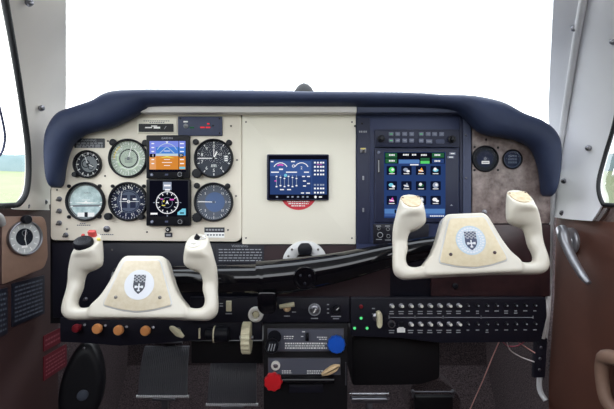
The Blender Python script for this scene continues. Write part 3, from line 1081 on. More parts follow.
def paint_engine(b, F, q, d):
    w = d + 0.08
    b.mat('s_black').quad(F, *q(268.5, 199), *q(328, 155.5), w)
    b.mat('s_navy').quad(F, *q(270, 194.5), *q(327, 159.5), w + .03)
    b.mat('s_navy2').quad(F, *q(270, 176), *q(311, 161), w + .05)
    b.mat('s_white')
    for cx in (280.5, 301.5):
        c = q(cx, 170)
        b.ring(F, 6.8, 7.6, w + .1, a0=.45, a1=PI - .45, cx=c[0], cy=c[1], n=18)
    c = q(280.5, 170); b.mat('s_magenta').ring(F, 4.6, 6.0, w + .1, a0=1.0, a1=2.2, cx=c[0], cy=c[1], n=10)
    b.mat('s_white').text(F, '2', *q(301.5, 168), 4, w + .1)
    b.quad(F, *q(279, 170), *q(283, 168.6), w + .1)
    c = q(293.5, 166); b.ring(F, .9, 1.5, w + .1, cx=c[0], cy=c[1], n=12)
    for i in range(6):
        x = 276.5 + i * 4
        b.mat('s_grey').quad(F, *q(x - .3, 187), *q(x + .3, 175), w + .1)
        b.mat('s_white').quad(F, *q(x - .9, 177 + (i % 3)), *q(x + .9, 176 + (i % 3)), w + .12)
        b.quad(F, *q(x - .9, 187.2 - (i % 2)), *q(x + .9, 186 - (i % 2)), w + .12)
    b.mat('s_cyan').poly(F, circ(1.6, 14, *q(285.6, 175.4)), w + .15)
    b.mat('s_magenta').quad(F, *q(274.6, 181.6), *q(276.4, 180.2), w + .12)
    b.mat('s_white')
    for x0, x1, y in ((271, 279, 172.2), (286, 297, 172.2), (304, 309, 172.2), (280, 284, 189.6), (287, 291, 189.6), (301, 304, 193), (306, 310, 193),
                      (302, 305, 176.5), (307, 310, 176.5), (303, 306, 181), (303, 306, 186), (307, 310, 183.5), (270.8, 273.5, 161.6), (291, 295, 161.6)):
        b.quad(F, *q(x0, y + .55), *q(x1, y - .55), w + .12)
    b.mat('s_navy2').quad(F, *q(311.6, 194.5), *q(312.0, 159.5), w + .1)
    for y, m_ in ((162.6, 's_white'), (166.8, 's_white'), (170.6, 's_white'), (174.4, 's_white'), (184.8, 's_grey'), (188.4, 's_white'), (192.6, 's_white')):
        for x in (314, 317, 320, 322.4):
            b.mat(m_).quad(F, *q(x, y + .9), *q(x + 1.8, y - .8), w + .12)
    b.mat('s_magenta').quad(F, *q(316.6, 164.9), *q(322, 164.4), w + .12)
    b.mat('s_grey')
    for x in (277, 288, 292.5, 298, 303, 307.5):
        b.quad(F, *q(x - 1, 197.6), *q(x + 1, 196.2), w + .12)
    b.mat('s_white').poly(F, circ(1.3, 12, *q(315.5, 197)), w + .12)
    b.quad(F, *q(319, 197.6), *q(322, 196.4), w + .12)


display('engine_monitor', 'wide engine monitor screen in the middle of the cream panel', 'display', 266.8, 154.2, 329, 200.2, None, paint_engine, Y=-0.0056, deep=4.5, frame='slate_dark')

# ---------------------------------------------------------------- avionics rack
rk = thing('avionics_rack', 'dark blue grey rack panel right of the cream centre panel', 'panel', P(414, 246, 0))
MB().mat('rack').prism(PW, rrect(49.2, -45, 163.5, 91, 1), -6, 2.4, bev=.4).build('plate', rk)
Fk = PF(307, 204.5, -0.0048)
b = MB().mat('slate_dark').box(Fk, *LP(357, 243), *LP(369.5, 118), 0, 1.6, bev=.3)
b.build('side_strip', rk)
Fk2 = PF(307, 204.5, -0.008)
b = MB().mat('grey_mark')
for x in (359, 361, 363.4, 365.4): b.quad(Fk2, *LP(x, 132.6), *LP(x + 1.4, 130.8), .15)
b.build('engraving', rk)
F = PF(363, 150.5, -0.008)
b = MB().mat('dull_steel').box(F, -3, -2.2, 3, 2.6, 0, 1.2, r=.5)
b.mat('dial_yellow').quad(F, -2.6, 1.2, 2.4, 2.3, 1.3)
b.mat('steel').tube([F.at(0, 0, 1), F.at(0.2, -1.2, 5)], [.0018, .0026], n=8, smooth=False)
b.build('toggle_switch', rk, F.o)
b = MB().mat('steel')
for y0 in (176, 208): MB().mat('steel').box(Fk2, *LP(362.4, y0 + 4), *LP(364, y0), 0, 1.2, r=.4).build('key_slot', rk)
b = MB().mat('slate_dark').box(Fk, *LP(459.5, 243), *LP(462, 118), 0, 1.4, bev=.3)
b.mat('slate').box(Fk, *LP(462.4, 243), *LP(470.3, 117), 0, 2.0, bev=.3)
b.build('side_rail', rk)
screws(rk, [LP(466, y) for y in (135, 178, 219)], PF(307, 204.5, -0.0089), 1.1, m='steel')
screws(rk, [LP(362, 123.5), LP(355, 126)], PF(307, 204.5, -0.008), 1.0, m='black')

# audio panel
au = thing('audio_panel', 'slim audio control unit with two knobs above the touchscreen', 'radio', P(416, 147, -0.0048))
MB().mat('slate_dark').box(Fk, *LP(374.5, 147.6), *LP(458.5, 130), 0.05, 3.6, r=.8, bev=.4).build('faceplate', au)
Fa = PF(307, 204.5, -0.0122)
for x, y, r_ in ((381, 138.8, 3.6), (451.5, 139.5, 3.8)):
    Fs = Fa.sub(*LP(x, y))
    b = MB().mat('black_bezel').lathe(Fs, [(r_, 0), (r_, 2.4), (r_ * .62, 2.8), (r_ * .62, 5.4), (r_ * .5, 6)], n=20, lobes=10, amp=.04)
    b.build('knob', au, Fs.o)
for row, y in enumerate((134.2, 140.8)):
    for i, x in enumerate((391, 397.5, 404.5, 411.5, 421, 428, 434.5, 441.5)):
        if row == 1 and i > 4: continue
        Fs = Fa.sub(*LP(x, y))
        b = MB().mat('button').box(Fs, -2.3, -1.9, 2.3, 2.0, 0, .9, r=.5, bev=.2)
        b.mat('s_green' if (i in (0, 4) and row == 0) or (i in (0,) and row == 1) else 'grey_mark').quad(Fs, -1.3, -.3, 1.3, .3, 1.0)
        b.build('push_button', au, Fs.o)
Fs = Fa.sub(*LP(431, 141.4))
b = MB().mat('button').box(Fs, -5, -2, 1, 1.8, 0, .9, r=.4, bev=.2); b.mat('grey_mark').quad(Fs, -4, -.4, 0, .4, 1.0)
b.build('push_button', au, Fs.o)
Fs = Fa.sub(*LP(441, 141.4))
b = MB().mat('slate').box(Fs, -5.2, -2.2, 3.5, 2, 0, .6, r=1.6)
b.build('ident_button', au, Fs.o)


def paint_gtn(b, F, q, d):
    w = d + 0.08
    b.mat('s_gtn').quad(F, *q(384, 218), *q(445.5, 152), w)
    # top strip
    b.mat('s_black').quad(F, *q(384.6, 163.6), *q(444.8, 152.4), w + .03)
    for x0, x1, y, m_ in ((385.4, 397, 157, 's_darkgreen'), (385.4, 397, 162.6, 's_darkgreen'), (432, 444, 157, 's_darkgreen'), (432, 444, 162.6, 's_navy'), (420.5, 429.5, 163, 's_green'), (398.5, 419, 163.4, 's_band' if False else 's_navy2')):
        b.mat(m_).quad(F, *q(x0, y + .6), *q(x1, y - 4.0), w + .06)
    b.mat('s_white')
    for x0, x1, y in ((389, 394.5, 155), (389, 394, 160.8), (434.5, 440, 155), (434.5, 440, 161), (403, 408, 154.8), (412, 416, 154.8), (421, 426, 155)):
        x = x0
        while x < x1: b.quad(F, *q(x, y + .8), *q(x + 1.1, y - .8), w + .1); x += 1.5
    b.mat('s_darkgreen').quad(F, *q(420.5, 161), *q(429.5, 158), w + .07)
    b.mat('s_strip').quad(F, *q(399, 163.2), *q(419.5, 160), w + .07)
    b.mat('s_white').quad(F, *q(410, 165.3), *q(418.5, 164.2), w + .08)
    # three rows of icon tiles
    cols = (391.8, 406.4, 421, 435.6)
    ic = [['s_green', 's_grey', 's_orange', 's_cyan'], ['s_cyan', 's_grey', 's_darkgreen', 's_grey'], ['s_magenta', 's_white', 's_grey', 's_white']]
    for j, y in enumerate((170.6, 185.8, 200.4)):
        for i, x in enumerate(cols):
            if j == 2 and i in (1, 2): pass
            c = q(x, y)
            b.mat('s_tile').poly(F, rrect(c[0] - 5.2, c[1] - 4.4, c[0] + 5.2, c[1] + 4.6, 1), w + .06)
            b.mat(ic[j][i])
            if (i + j) % 4 == 0:
                b.poly(F, circ(2.9, 16, c[0], c[1] + .6), w + .1); b.mat('s_white').poly(F, circ(1.3, 12, c[0] + .8, c[1] + 1.0), w + .13)
            elif (i + j) % 4 == 1:
                b.poly(F, circ(2.4, 14, c[0] - .8, c[1] + .9, ry=1.8), w + .1); b.mat('s_white').poly(F, circ(1.7, 14, c[0] + 1.6, c[1] - .6, ry=1.2), w + .13)
            elif (i + j) % 4 == 2:
                b.poly(F, [(c[0] - 2.6, c[1] - 1.6), (c[0] + 2.6, c[1] - 1.0), (c[0] + .6, c[1] + 3.2)], w + .1); b.mat('s_white').bar(F, (c[0] - 2.6, c[1] + .6), (c[0] + 2.2, c[1] - .8), .9, w + .13)
            else:
                b.poly(F, circ(2.8, 16, c[0], c[1] + .4, ry=1.6), w + .1); b.mat('s_white').poly(F, circ(1.6, 12, c[0] - .5, c[1] + 1.4), w + .13)
            b.mat('s_white').quad(F, c[0] - 2.8, c[1] - 3.4, c[0] + 2.8, c[1] - 2.7, w + .1)
    b.mat('s_strip').quad(F, *q(384.6, 213.6), *q(444.8, 208.8), w + .05)
    b.mat('s_navy2').quad(F, *q(384.6, 216.4), *q(444.8, 213.8), w + .05)
    b.mat('s_black').quad(F, *q(394.5, 213.2), *q(396.2, 209.4), w + .08)
    b.mat('s_white')
    x = 430
    while x < 443: b.quad(F, *q(x, 216.6), *q(x + 1.2, 215.4), w + .1); x += 1.8


gt, Fg, qg = display('navigation_touchscreen', 'tall touchscreen showing rows of icons in the dark rack', 'display', 374.5, 148.6, 458.5, 222.5, None, paint_gtn, Y=-0.0048, deep=3.8, frame='slate_dark')
b = MB().mat('black_bezel').box(Fg, *qg(377.6, 173), *qg(379.8, 159), 3.8, 4.2, r=.5)
b.mat('grey_mark').box(Fg, *qg(378.2, 172), *qg(379.2, 160), 4.2, 4.4, r=.3)
b.build('card_slot', gt)
Fs = Fg.sub(*qg(378.6, 152.4), 3.8)
MB().mat('button').lathe(Fs, [(1.6, 0), (1.6, .8), (1.2, 1.1)], n=14).build('home_button', gt, Fs.o)
for x, y in ((452, 153.6), (450.5, 157.2)):
    Fs = Fg.sub(*qg(x, y), 3.8)
    b = MB().mat('button').box(Fs, -3, -1.2, 3.4, 1.2, 0, .7, r=.4)
    b.mat('white_mark').quad(Fs, -1.6, -.5, 2.2, .5, .8); b.build('push_button', gt, Fs.o)
Fs = Fg.sub(*qg(451.5, 205), 3.8)
MB().mat('grey_mark').poly(Fs, [(-1.4, -.8), (1.4, -.8), (0, 1.0)], .1).build('engraving', gt)

# small unit under the touchscreen
sm = thing('transponder', 'small black unit with knobs below the touchscreen corner', 'radio', P(400, 241, -0.0048))
MB().mat('black_plate').box(Fk, *LP(373, 243.6), *LP(428, 224), 0.05, 3.2, r=.8, bev=.4).build('faceplate', sm)
Fa2 = PF(307, 204.5, -0.0112)
for x, y, r_ in ((378.4, 228.4, 1.6), (379.8, 234.8, 2.8), (387.5, 229, 1.7), (388, 236, 1.9)):
    Fs = Fa2.sub(*LP(x, y))
    b = MB().mat('black_bezel').lathe(Fs, [(r_, 0), (r_, 2), (r_ * .8, 2.6)], n=18)
    b.mat('grey_mark').ring(Fs, r_ * .8, r_ * 1.0, .2 if False else 2.65, n=18)
    b.build('knob', sm, Fs.o)
b = MB().mat('grey_mark')
for x0, x1, y in ((376, 381, 226), (385, 390, 226), (376, 382, 239.4), (385, 391, 240)): MB().mat('grey_mark').quad(Fa2, *LP(x0, y + .4), *LP(x1, y - .4), .1).build('engraving', sm)

# ---------------------------------------------------------------- right panel (walnut)
rp = thing('walnut_panel', 'mottled brown walnut panel at upper right under the glareshield', 'panel', P(510, 224, 0))
out = L([(471.5, 223.5), (471.5, 112), (500, 126), (530, 134), (547, 150), (550, 185), (549, 223.5)])
MB().mat('walnut').prism(PW, roundpoly(out, 3), -6, 2.4, bev=.5).build('plate', rp)
Fq = PF(307, 204.5, -0.0048)
screws(rp, [LP(x, y) for x, y in ((486, 139.6), (474.5, 147), (498, 147.6), (474.5, 170), (498, 170), (543, 176))], Fq, 1.2, m='black')


def face_blank(b, F, r):
    base(b, F, r, 'dial_black')
    b.mat('dial_navy').poly(F, circ(r * .7, 30), .55)
    b.mat('grey_mark').ring(F, .7, 1.4, .7, n=14)
    b.mat('white_mark').quad(F, -3.6, -5.2, 4.2, -2.2, .7)
    b.mat('black').quad(F, -2.8, -4.0, 3.4, -3.5, .75)


def face_hours(b, F, r):
    base(b, F, r, 'dial_navy')
    b.mat('dial_bluegrey')
    for y in (3.2, 0, -3.2): b.quad(F, -4.2, y - 1.0, 4.6, y + 1.0, .6)
    b.mat('dial_navy')
    for y in (3.2, 0, -3.2):
        for x in (-2.4, 0, 2.4): b.bar(F, (x, y - .7), (x, y + .7), .5, .7)
    b.mat('dial_bluegrey').ring(F, r * .86, r * .92, .6)


gauge('suction_gauge', 'larger black dial with white tag on the walnut panel', 'gauge', 486, 158.5, 13.4, face_blank, Y=-0.0048, deep=2.6)
gauge('hour_meter', 'smaller navy dial beside the black dial on walnut panel', 'gauge', 513.2, 159, 10.0, face_hours, Y=-0.0048, deep=2.6)
F = PF(484, 212, -0.0048)
b = MB().mat('steel').lathe(F, [(2.3, 0), (2.3, 1.6), (1.3, 2), (1.3, 4)], n=16)
b.mat('white_mark').box(F, -2.0, -6.0, 2.4, -3.4, 0, .4)
b.build('lock', rp, F.o)
# glove box door below
gb = thing('glove_box', 'dark reddish burl glove box door behind the right yoke', 'glove box', P(510, 292, 0))
MB().mat('burl_dark').prism(PW, L([(431, 296), (431, 246), (472, 246), (472, 224.5), (549.5, 224.5), (549, 296)]), -6, 2.2, bev=.6).build('door', gb)
F = PF(455, 286, -0.0044)
MB().mat('black_bezel').lathe(F, [(3, 0), (3, 2), (2, 3)], n=18).build('latch_knob', gb, F.o)

# ---------------------------------------------------------------- lower left black sub panel
sp = thing('lower_subpanel', 'black lower panel running behind the left yoke', 'panel', P(200, 320, 0.01))
MB().mat('black_plate').prism(PF(307, 204.5, 0.0), L([(52, 318), (51, 243), (431, 243.5), (431, 297), (350, 297), (350, 297), (190, 297), (190, 318)]), -6, -1.0, bev=.5).build('plate', sp)
F = PF(307, 204.5, 0.002)
MB().mat('maroon').box(F, *LP(263, 297), *LP(390, 245.5), 0, .5).build('backing_trim', sp)
b = MB().mat('placard_black').box(F, *LP(216.5, 262.5), *LP(264, 243.5), .5, 1.2, r=.5)
b.mat('grey_mark').text(F, 'WARNING', *LP(240, 246), 3.4, 1.3)
for y in (249.4, 252.2, 255, 257.8, 260.4):
    x = 219
    while x < 261: l = random.uniform(1.5, 4.5); b.quad(F, *LP(x, y + .45), *LP(min(x + l, 262), y - .45), 1.3); x += l + 1
b.build('placard', sp)
screws(sp, [LP(x, y) for x, y in ((75, 262), (112, 250), (170, 268), (205, 300), (195, 262))], F, 1.0)
# small switches visible between the yoke arms
for x, y in ((86, 299), (112, 302), (191, 281)):
    Fs = PF(x, y, 0.002)
    MB().mat('dull_steel').lathe(Fs, [(2, 0), (2, 1.5), (1, 2), (.8, 5)], n=12).build('toggle_switch', sp, Fs.o)

# silver collar where the control column enters the panel
sc_ = thing('column_collar', 'silver half ring collar behind the black control arm', 'collar', P(305, 262, 0.0))
F = PF(305, 263, 0.001)
b = MB().mat('silver_paint')
arc = [(22.5 * math.cos(t), 22.5 * math.sin(t)) for t in [PI * i / 24 for i in range(25)]]
inn = [(10.5 * math.cos(t), 10.5 * math.sin(t)) for t in [PI * i / 24 for i in range(25)]][::-1]
b.prism(F, arc + inn, .6, 4.5, bev=.8)
b.build('ring', sc_)
b = MB().mat('black_bezel')
b.prism(F, roundpoly([(-6, 9), (6, 9), (7.5, 16), (4, 20.5), (-4, 20.5), (-7.5, 16)], 2), 4.5, 9.5, bev=1.2)
b.build('latch', sc_)
screws(sc_, [(-16.5, 7.5), (16.5, 7.5), (-13, 14), (13, 14)], Fr(F.at(0, 0, 4.6), (1, 0, 0), (0, 0, 1), (0, -1, 0), F.k), 1.2)

# ---------------------------------------------------------------- control arm (throw-over beam)
ca = thing('control_column', 'glossy black control arm spanning between the two white yokes', 'control arm', P(305, 276, -0.07))
YA = -0.075
sA = (CD + YA) / FP
b = MB().mat('black_gloss')
b.tube([P(116, 280, YA), P(200, 279, YA), P(262, 278.5, YA)], [12.5 * sA, 14 * sA, 14.5 * sA], n=28, smooth=False)
b.build('left_tube', ca)
b = MB().mat('black_gloss')
b.tube([P(258, 278.5, YA), P(285, 276, YA), P(310, 272.5, YA), P(345, 266, YA), P(390, 255, YA), P(435, 247, YA), P(476, 246, YA)],
       [17.5 * sA, 17.2 * sA, 16.6 * sA, 14.5 * sA, 12 * sA, 11 * sA, 11 * sA], n=28)
b.build('right_tube', ca)
F = PF(305, 275.5, YA)
r0 = 16.9
b = MB().mat('black_gloss').lathe(F, [(11.5, 6), (11.5, r0 - .5), (10.5, r0 + .8), (9, r0 + .8), (8.6, r0), (2, r0)], n=32)
b.build('hub_cap', ca)
b = MB().mat('black_plate')
for a in (0.5, 2.6, 4.7): b.lathe(F, [(1.2, r0), (1.2, r0 + .6), (.8, r0 + .8)], 5 * math.cos(a), 5 * math.sin(a), n=10)
b.build('cap_bolt', ca)
F = PF(263, 279, YA)
MB().mat('black_gloss').annulus(Fr(F.o, (0, 1, 0), (0, 0, 1), (1, 0, 0), F.k), [(18.4, -1.6), (18.4, 1.6), (14, 1.6), (14, -1.6)], n=32).build('joint_band', ca)
b = MB().mat('black_gloss')
Fl = PF(267, 290, -0.095)
b.prism(Fl, roundpoly([(-9, -1), (9.5, -1), (10, -14), (8, -22.5), (-4, -23.5), (-9, -18)], 4), -4, 6, bev=1.2)
b.build('lock_lug', ca)
# left and right hubs carrying the yokes
for nm, px, py in (('left_hub', 141, 283), ('right_hub', 467, 246)):
    F = PF(px, py, YA)
    MB().mat('black_gloss').lathe(F, [(13.5, -9), (14.5, -3), (14.5, 12), (12, 14), (7.5, 15), (7.5, 20)], n=28).build('yoke_hub', ca, F.o)
# shaft to the panel behind
F = PF(305, 276, YA)
MB().mat('steel').lathe(F, [(8.5, -37), (8.5, 3)], n=24).build('column_shaft', ca, F.o)

# ---------------------------------------------------------------- yokes
KY = 0.72 / FP * 0.97
YF = Fr((0, 0, 0), (1, 0, 0), (0, 0, 1), (0, -1, 0), KY)
RG = [(-67, 44, -44.5, 44, 11, 1.05), (-69, 38.5, -43.5, 38.5, 12, .75), (-71.5, 33, -42.5, 33, 12.5, .4), (-73.5, 27.5, -42, 26.5, 12, .1), (-75, 22.5, -43, 20.5, 11.5, 0), (-76, 18, -51, 15.5, 10, 0), (-76.5, 13, -58.5, 13, 9, 0),
      (-77, 4, -61.5, 5, 8.6, 0), (-77.5, -6, -62, -4, 8.2, 0), (-79, -18, -65, -13, 8.4, 0), (-78, -28, -64, -20, 8.4, 0), (-71, -34, -60, -22, 8.2, 0),
      (-60, -34.5, -54, -22, 8.0, 0), (-45, -34, -42, -19, 8.2, 0), (-22, -33.5, -22, -14, 8.5, 0)]
RG = RG + [(0, -33.5, 0, -13, 8.5, 0)] + [(-a, c, -d, e, f, g) for a, c, d, e, f, g in RG[::-1]]


def yoke_body_mesh():
    b = MB().mat('yoke_white')
    rings = []
    for (ou, ov, iu, iv, dp, tl) in RG:
        cu, cv = (ou + iu) / 2, (ov + iv) / 2
        hu, hv = (ou - iu) / 2, (ov - iv) / 2
        rg = []
        for j in range(20):
            t = 2 * PI * j / 20
            f = lambda x: math.copysign(abs(x) ** 0.8, x)
            c, s = f(math.cos(t)), f(math.sin(t))
            w = dp * s
            rg.append(YF.at(cu + hu * c, cv + hv * c - tl * w, w + max(0.0, cv - 4) * 0.36))
        rings.append(rg)
    # densify by spline
    n = len(rings); dense = []
    tr = [spline([rings[i][j] for i in range(n)], [0] * n, 3)[0] for j in range(20)]
    for i in range(len(tr[0])): dense.append([tr[j][i] for j in range(20)])
    b.loft(dense)
    hub = roundpoly([(-19.5, 30.5), (19.5, 30.5), (24, 25), (33, 2), (40, -11), (50, -21), (50, -32.5), (-50, -32.5), (-50, -21), (-40, -11), (-33, 2), (-24, 25)], 5)
    b.prism(YF, hub, -9, 9.5, bev=2.5)
    ob = b.build('tmp', None, (0, 0, 0), local=True)
    m = ob.modifiers.new('r', 'REMESH'); m.mode = 'VOXEL'; m.voxel_size = 0.0017
    m2 = ob.modifiers.new('s', 'SMOOTH'); m2.factor = .5; m2.iterations = 12
    bpy.context.view_layer.update()
    dg = bpy.context.evaluated_depsgraph_get()
    me = bpy.data.meshes.new_from_object(ob.evaluated_get(dg))
    bpy.data.objects.remove(ob)
    for p in me.polygons: p.use_smooth = True
    me.name = 'yoke_body'
    if not me.materials: me.materials.append(MATS['yoke_white'])
    return me


YM = yoke_body_mesh()


def add_part(root, b, name, smooth=40):
    return b.build(name, root, local=True, smooth=smooth)


def yoke(label, loc, roll, insert_m, ringed):
    root = thing('control_yoke', label, 'yoke', loc, 'control yokes')
    root.rotation_euler = (math.radians(-17), math.radians(roll), 0)
    ob = bpy.data.objects.new('grip_body', YM); COL.objects.link(ob); ob.parent = root
    top = [(-17.5, 27), (17.5, 27)]
    outl = roundpoly([(-17.5, 26), (17.5, 26), (20, 22.5), (34.5, -17), (34, -21), (17, -25.5), (0, -27.5), (-17, -25.5), (-34, -21), (-34.5, -17), (-20, 22.5)], 4)
    b = MB().mat('silver_paint').prism(YF, outl, 8.5, 10.2, bev=.6)
    add_part(root, b, 'insert_rim')
    b = MB().mat(insert_m).prism(YF, inset(outl, 1.3), 9.5, 10.9, bev=.4)
    ip = add_part(root, b, 'insert_panel')
    b = MB()
    b.mat('emblem_white').prism(YF, circ(15, 40), 10.8, 11.25) if not ringed else b.mat('emblem_blue').prism(YF, circ(15, 40, 0, 1), 10.8, 11.15)
    w = 11.35
    if ringed:
        for i in range(26):
            a = 2 * PI * i / 26
            b.mat('emblem_white').poly(YF, circ(1.5, 8, 12.4 * math.cos(a), 1 + 12.4 * math.sin(a), ry=1.1), 11.25)
            b.poly(YF, circ(.9, 8, 10.0 * math.cos(a + .1), 1 + 10.0 * math.sin(a + .1)), 11.25)
        b.mat('emblem_blue').poly(YF, circ(8.6, 28, 0, 1), 11.3)
    sh = roundpoly([(-6, 2.5), (6, 2.5), (6, -2), (4, -6), (0, -9.5), (-4, -6), (-6, -2)], .8)
    dk_ = 'slate' if ringed else 'emblem_dark'
    b.mat(dk_).poly(YF, sh, w)
    # checkered head of the shield
    for r_ in range(5):
        for c_ in range(6):
            if (r_ + c_) % 2 == 0:
                b.quad(YF, -5.9 + c_ * 2.0, 2.5 + r_ * 1.5, -4.0 + c_ * 2.0, 4.0 + r_ * 1.5, w)
            else:
                b.mat('grey_mark').quad(YF, -5.9 + c_ * 2.0, 2.5 + r_ * 1.5, -4.0 + c_ * 2.0, 4.0 + r_ * 1.5, w); b.mat(dk_)
    b.mat('emblem_white').quad(YF, -3.6, -2.9, 3.6, -1.5, w + .1).quad(YF, -.7, -6, .7, 1.2, w + .1)
    for sx in (-3.2, 3.2): b.poly(YF, [(sx - 1.1, -1.0), (sx + 1.1, -1.0), (sx + 1.1, -3.4), (sx - 1.1, -3.4)], w + .08)
    b.poly(YF, [(-1.6, -5.2), (1.6, -5.2), (1.2, -6.6), (-1.2, -6.6)], w + .1)
    add_part(ip, b, 'emblem', smooth=0)
    for sx in (-22, 22):
        Fs = YF.sub(sx, -12.5, 10.9)
        b = MB().mat('screw' if not ringed else 'burl_dark').lathe(Fs, [(1.7, -.2), (1.7, .5), (1.0, .9)], n=12)
        add_part(ip, b, 'screw')
    MB_s = MB().mat('steel').lathe(YF, [(6.2, -34), (6.2, -7)], n=20)
    add_part(root, MB_s, 'shaft')
    return root


def horn_frame(side):
    # frame on the slanted top face of a horn; w points up and towards the viewer
    o = YF.at(side * 55.75, 44, 14.4)
    n = Vector((0, -1.05, 1.0)).normalized()
    u = Vector((1, 0, 0))
    return Fr(o, u, n.cross(u), n, KY)


yl = yoke('white left control yoke with white crest disc and thumb switches', P(143, 286, -0.18), 0.3, 'insert_cream', False)
Fh_ = horn_frame(-1)
b = MB().mat('black_bezel').lathe(Fh_, [(9.8, -1), (9.8, 3), (8.4, 5), (4, 5.6)], cx=-2.5, cy=-6, n=28)
b.mat('grey_mark').ring(Fh_, 4.2, 4.8, 5.5, cx=-2.5, cy=-6, n=20)
add_part(yl, b, 'trim_switch')
b = MB().mat('pink_red').box(Fh_, -3.4, 6.5, 4.5, 11.5, -1, 6.5, r=1.5, bev=1)
add_part(yl, b, 'red_button')
b = MB().mat('pink_red').box(Fh_, -9, 4.0, -6, 7, -1, 4.5, r=.8, bev=.6)
add_part(yl, b, 'red_button')
b = MB().mat('dial_yellow').lathe(Fh_, [(1.8, -1), (1.8, 1.4), (1.2, 2)], cx=9.5, cy=2, n=14)
add_part(yl, b, 'lamp')
Fh_ = horn_frame(1)
b = MB().mat('white_part').lathe(Fh_, [(6, -1), (6, 1), (5, 1.4), (4.6, .9), (3, .9), (2.8, 3.6), (2, 4)], cx=-2, cy=-5, n=24)
add_part(yl, b, 'push_button')
b = MB().mat('black_bezel').lathe(Fh_, [(3.2, -1), (3.2, 1.5), (1.2, 4.5), (.4, 6)], cx=-1, cy=5.5, n=16)
add_part(yl, b, 'transmit_switch')
b = MB().mat('chrome').tube([Fh_.at(4 + 3.5 * math.cos(t), 6 + 2.6 * math.sin(t), 1.0) for t in [2 * PI * i / 12 for i in range(12)]] + [Fh_.at(7.5, 6, 1.0)], .0007, n=6)
add_part(yl, b, 'clip_ring')
yr = yoke('white right control yoke with tan capped horns and blue wreath crest', P(467.3, 243.5, -0.18), -2.4, 'insert_tan', True)
for s in (-1, 1):
    Fh_ = horn_frame(s)
    b = MB().mat('tan_cap').prism(Fh_, roundpoly([(-9.8, 9), (9.8, 9), (9.4, -3), (6, -11), (0, -13.5), (-6, -11), (-9.4, -3)], 3), -2, 1.0, bev=.5)
    hc = add_part(yr, b, 'horn_cap')
    for q in (-8, 8): add_part(hc, MB().mat('burl_dark').lathe(Fh_, [(1.0, .9), (1.0, 1.3), (.5, 1.5)], cx=q, cy=6, n=8), 'screw')

# ---------------------------------------------------------------- engine knob strip under left yoke
ks = thing('knob_strip', 'black strip of orange pull knobs under the left yoke', 'panel', P(130, 340, -0.02))
Fs0 = PF(307, 204.5, -0.02)
MB().mat('black_plate').prism(Fs0, L([(60, 342), (60, 318), (262, 318), (262, 340), (190, 341), (120, 346), (84, 343)]), -4, 0, bev=.5).build('plate', ks)
for x, y, m_, r_ in ((75, 329, 'dark_red', 4.2), (96, 329.5, 'orange_knob', 5.0), (117.5, 331, 'orange_knob', 5.0), (144.5, 331.5, 'orange_knob', 5.0)):
    F = PF(x, y, -0.02, 10)
    b = MB().mat(m_).lathe(F, [(2, 0), (2, 4), (r_ * .8, 5), (r_, 6.5), (r_, 9), (r_ * .85, 10.4), (r_ * .3, 10.9)], n=24)
    kn = b.build('pull_knob', ks, F.o)
    MB().mat('steel').tube([F.at(4, 1.5, .5), F.at(7.4, 3, 6)], [.0014, .0024], n=8, smooth=False).build('lock_pin', kn)
F = PF(176, 332, -0.02, 8)
b = MB().mat('ivory')
fs = F.sub(0, 0, 0, math.radians(-38))
b.prism(fs, roundpoly([(-9, -.5), (-6, -2.4), (3, -3.6), (9, -1.2), (9, 1.0), (2, 3.2), (-6, 2.2)], 1.5), 5, 9, bev=1.2)
b.mat('steel').lathe(F, [(2.6, 0), (2.6, 5.2)], n=14)
b.build('selector_lever', ks, F.o)
b = MB().mat('ivory').box(Fs0, *LP(199, 338), *LP(200.6, 328), 0, 2, r=.3)
b.build('slot_marker', ks)
F = PF(221, 332.5, -0.02)
b = MB().mat('black_bezel').lathe(Fr(F.o, (0, -1, 0), (0, 0, 1), (1, 0, 0), F.k), [(4, -14), (5.5, -13), (5.5, -6), (8, -5), (8, 8), (7, 9)], cx=6, n=24)
b.mat('ivory').annulus(Fr(F.o, (0, -1, 0), (0, 0, 1), (1, 0, 0), F.k), [(8.2, -5.6), (8.2, -4.4), (6, -4.4), (6, -5.6)], cx=6, n=24)
b.build('rotary_knob', ks, F.o)

# trim wheel
tw = bpy.data.objects.new('trim_wheel', None); COL.objects.link(tw); tw.parent = sp
WL[tw.name] = P(246, 339, -0.045); tw.location = WL[tw.name] - WL[sp.name]; tw['label'] = 'ivory ribbed trim wheel'
Ft = Fr(P(246, 339.5, -0.045) + Vector((0, 0.012, 0)), (0, -1, 0), (0, 0, 1), (1, 0, 0), .001)
b = MB().mat('ivory')
n = 72; rw = 29.0
rings = []
for w_, rs in ((-8.5, .93), (-7.5, 1.0), (7.5, 1.0), (8.5, .93)):
    rings.append([Ft.at(rw * rs * (1 + (.045 if (i // 2) % 2 else 0)) * math.cos(2 * PI * i / n), rw * rs * (1 + (.045 if (i // 2) % 2 else 0)) * math.sin(2 * PI * i / n), w_) for i in range(n)])
b.loft(rings); b.build('rim', tw, smooth=20)
MB().mat('steel').lathe(Ft, [(4, -14), (4, 12)], n=16).build('axle', tw)

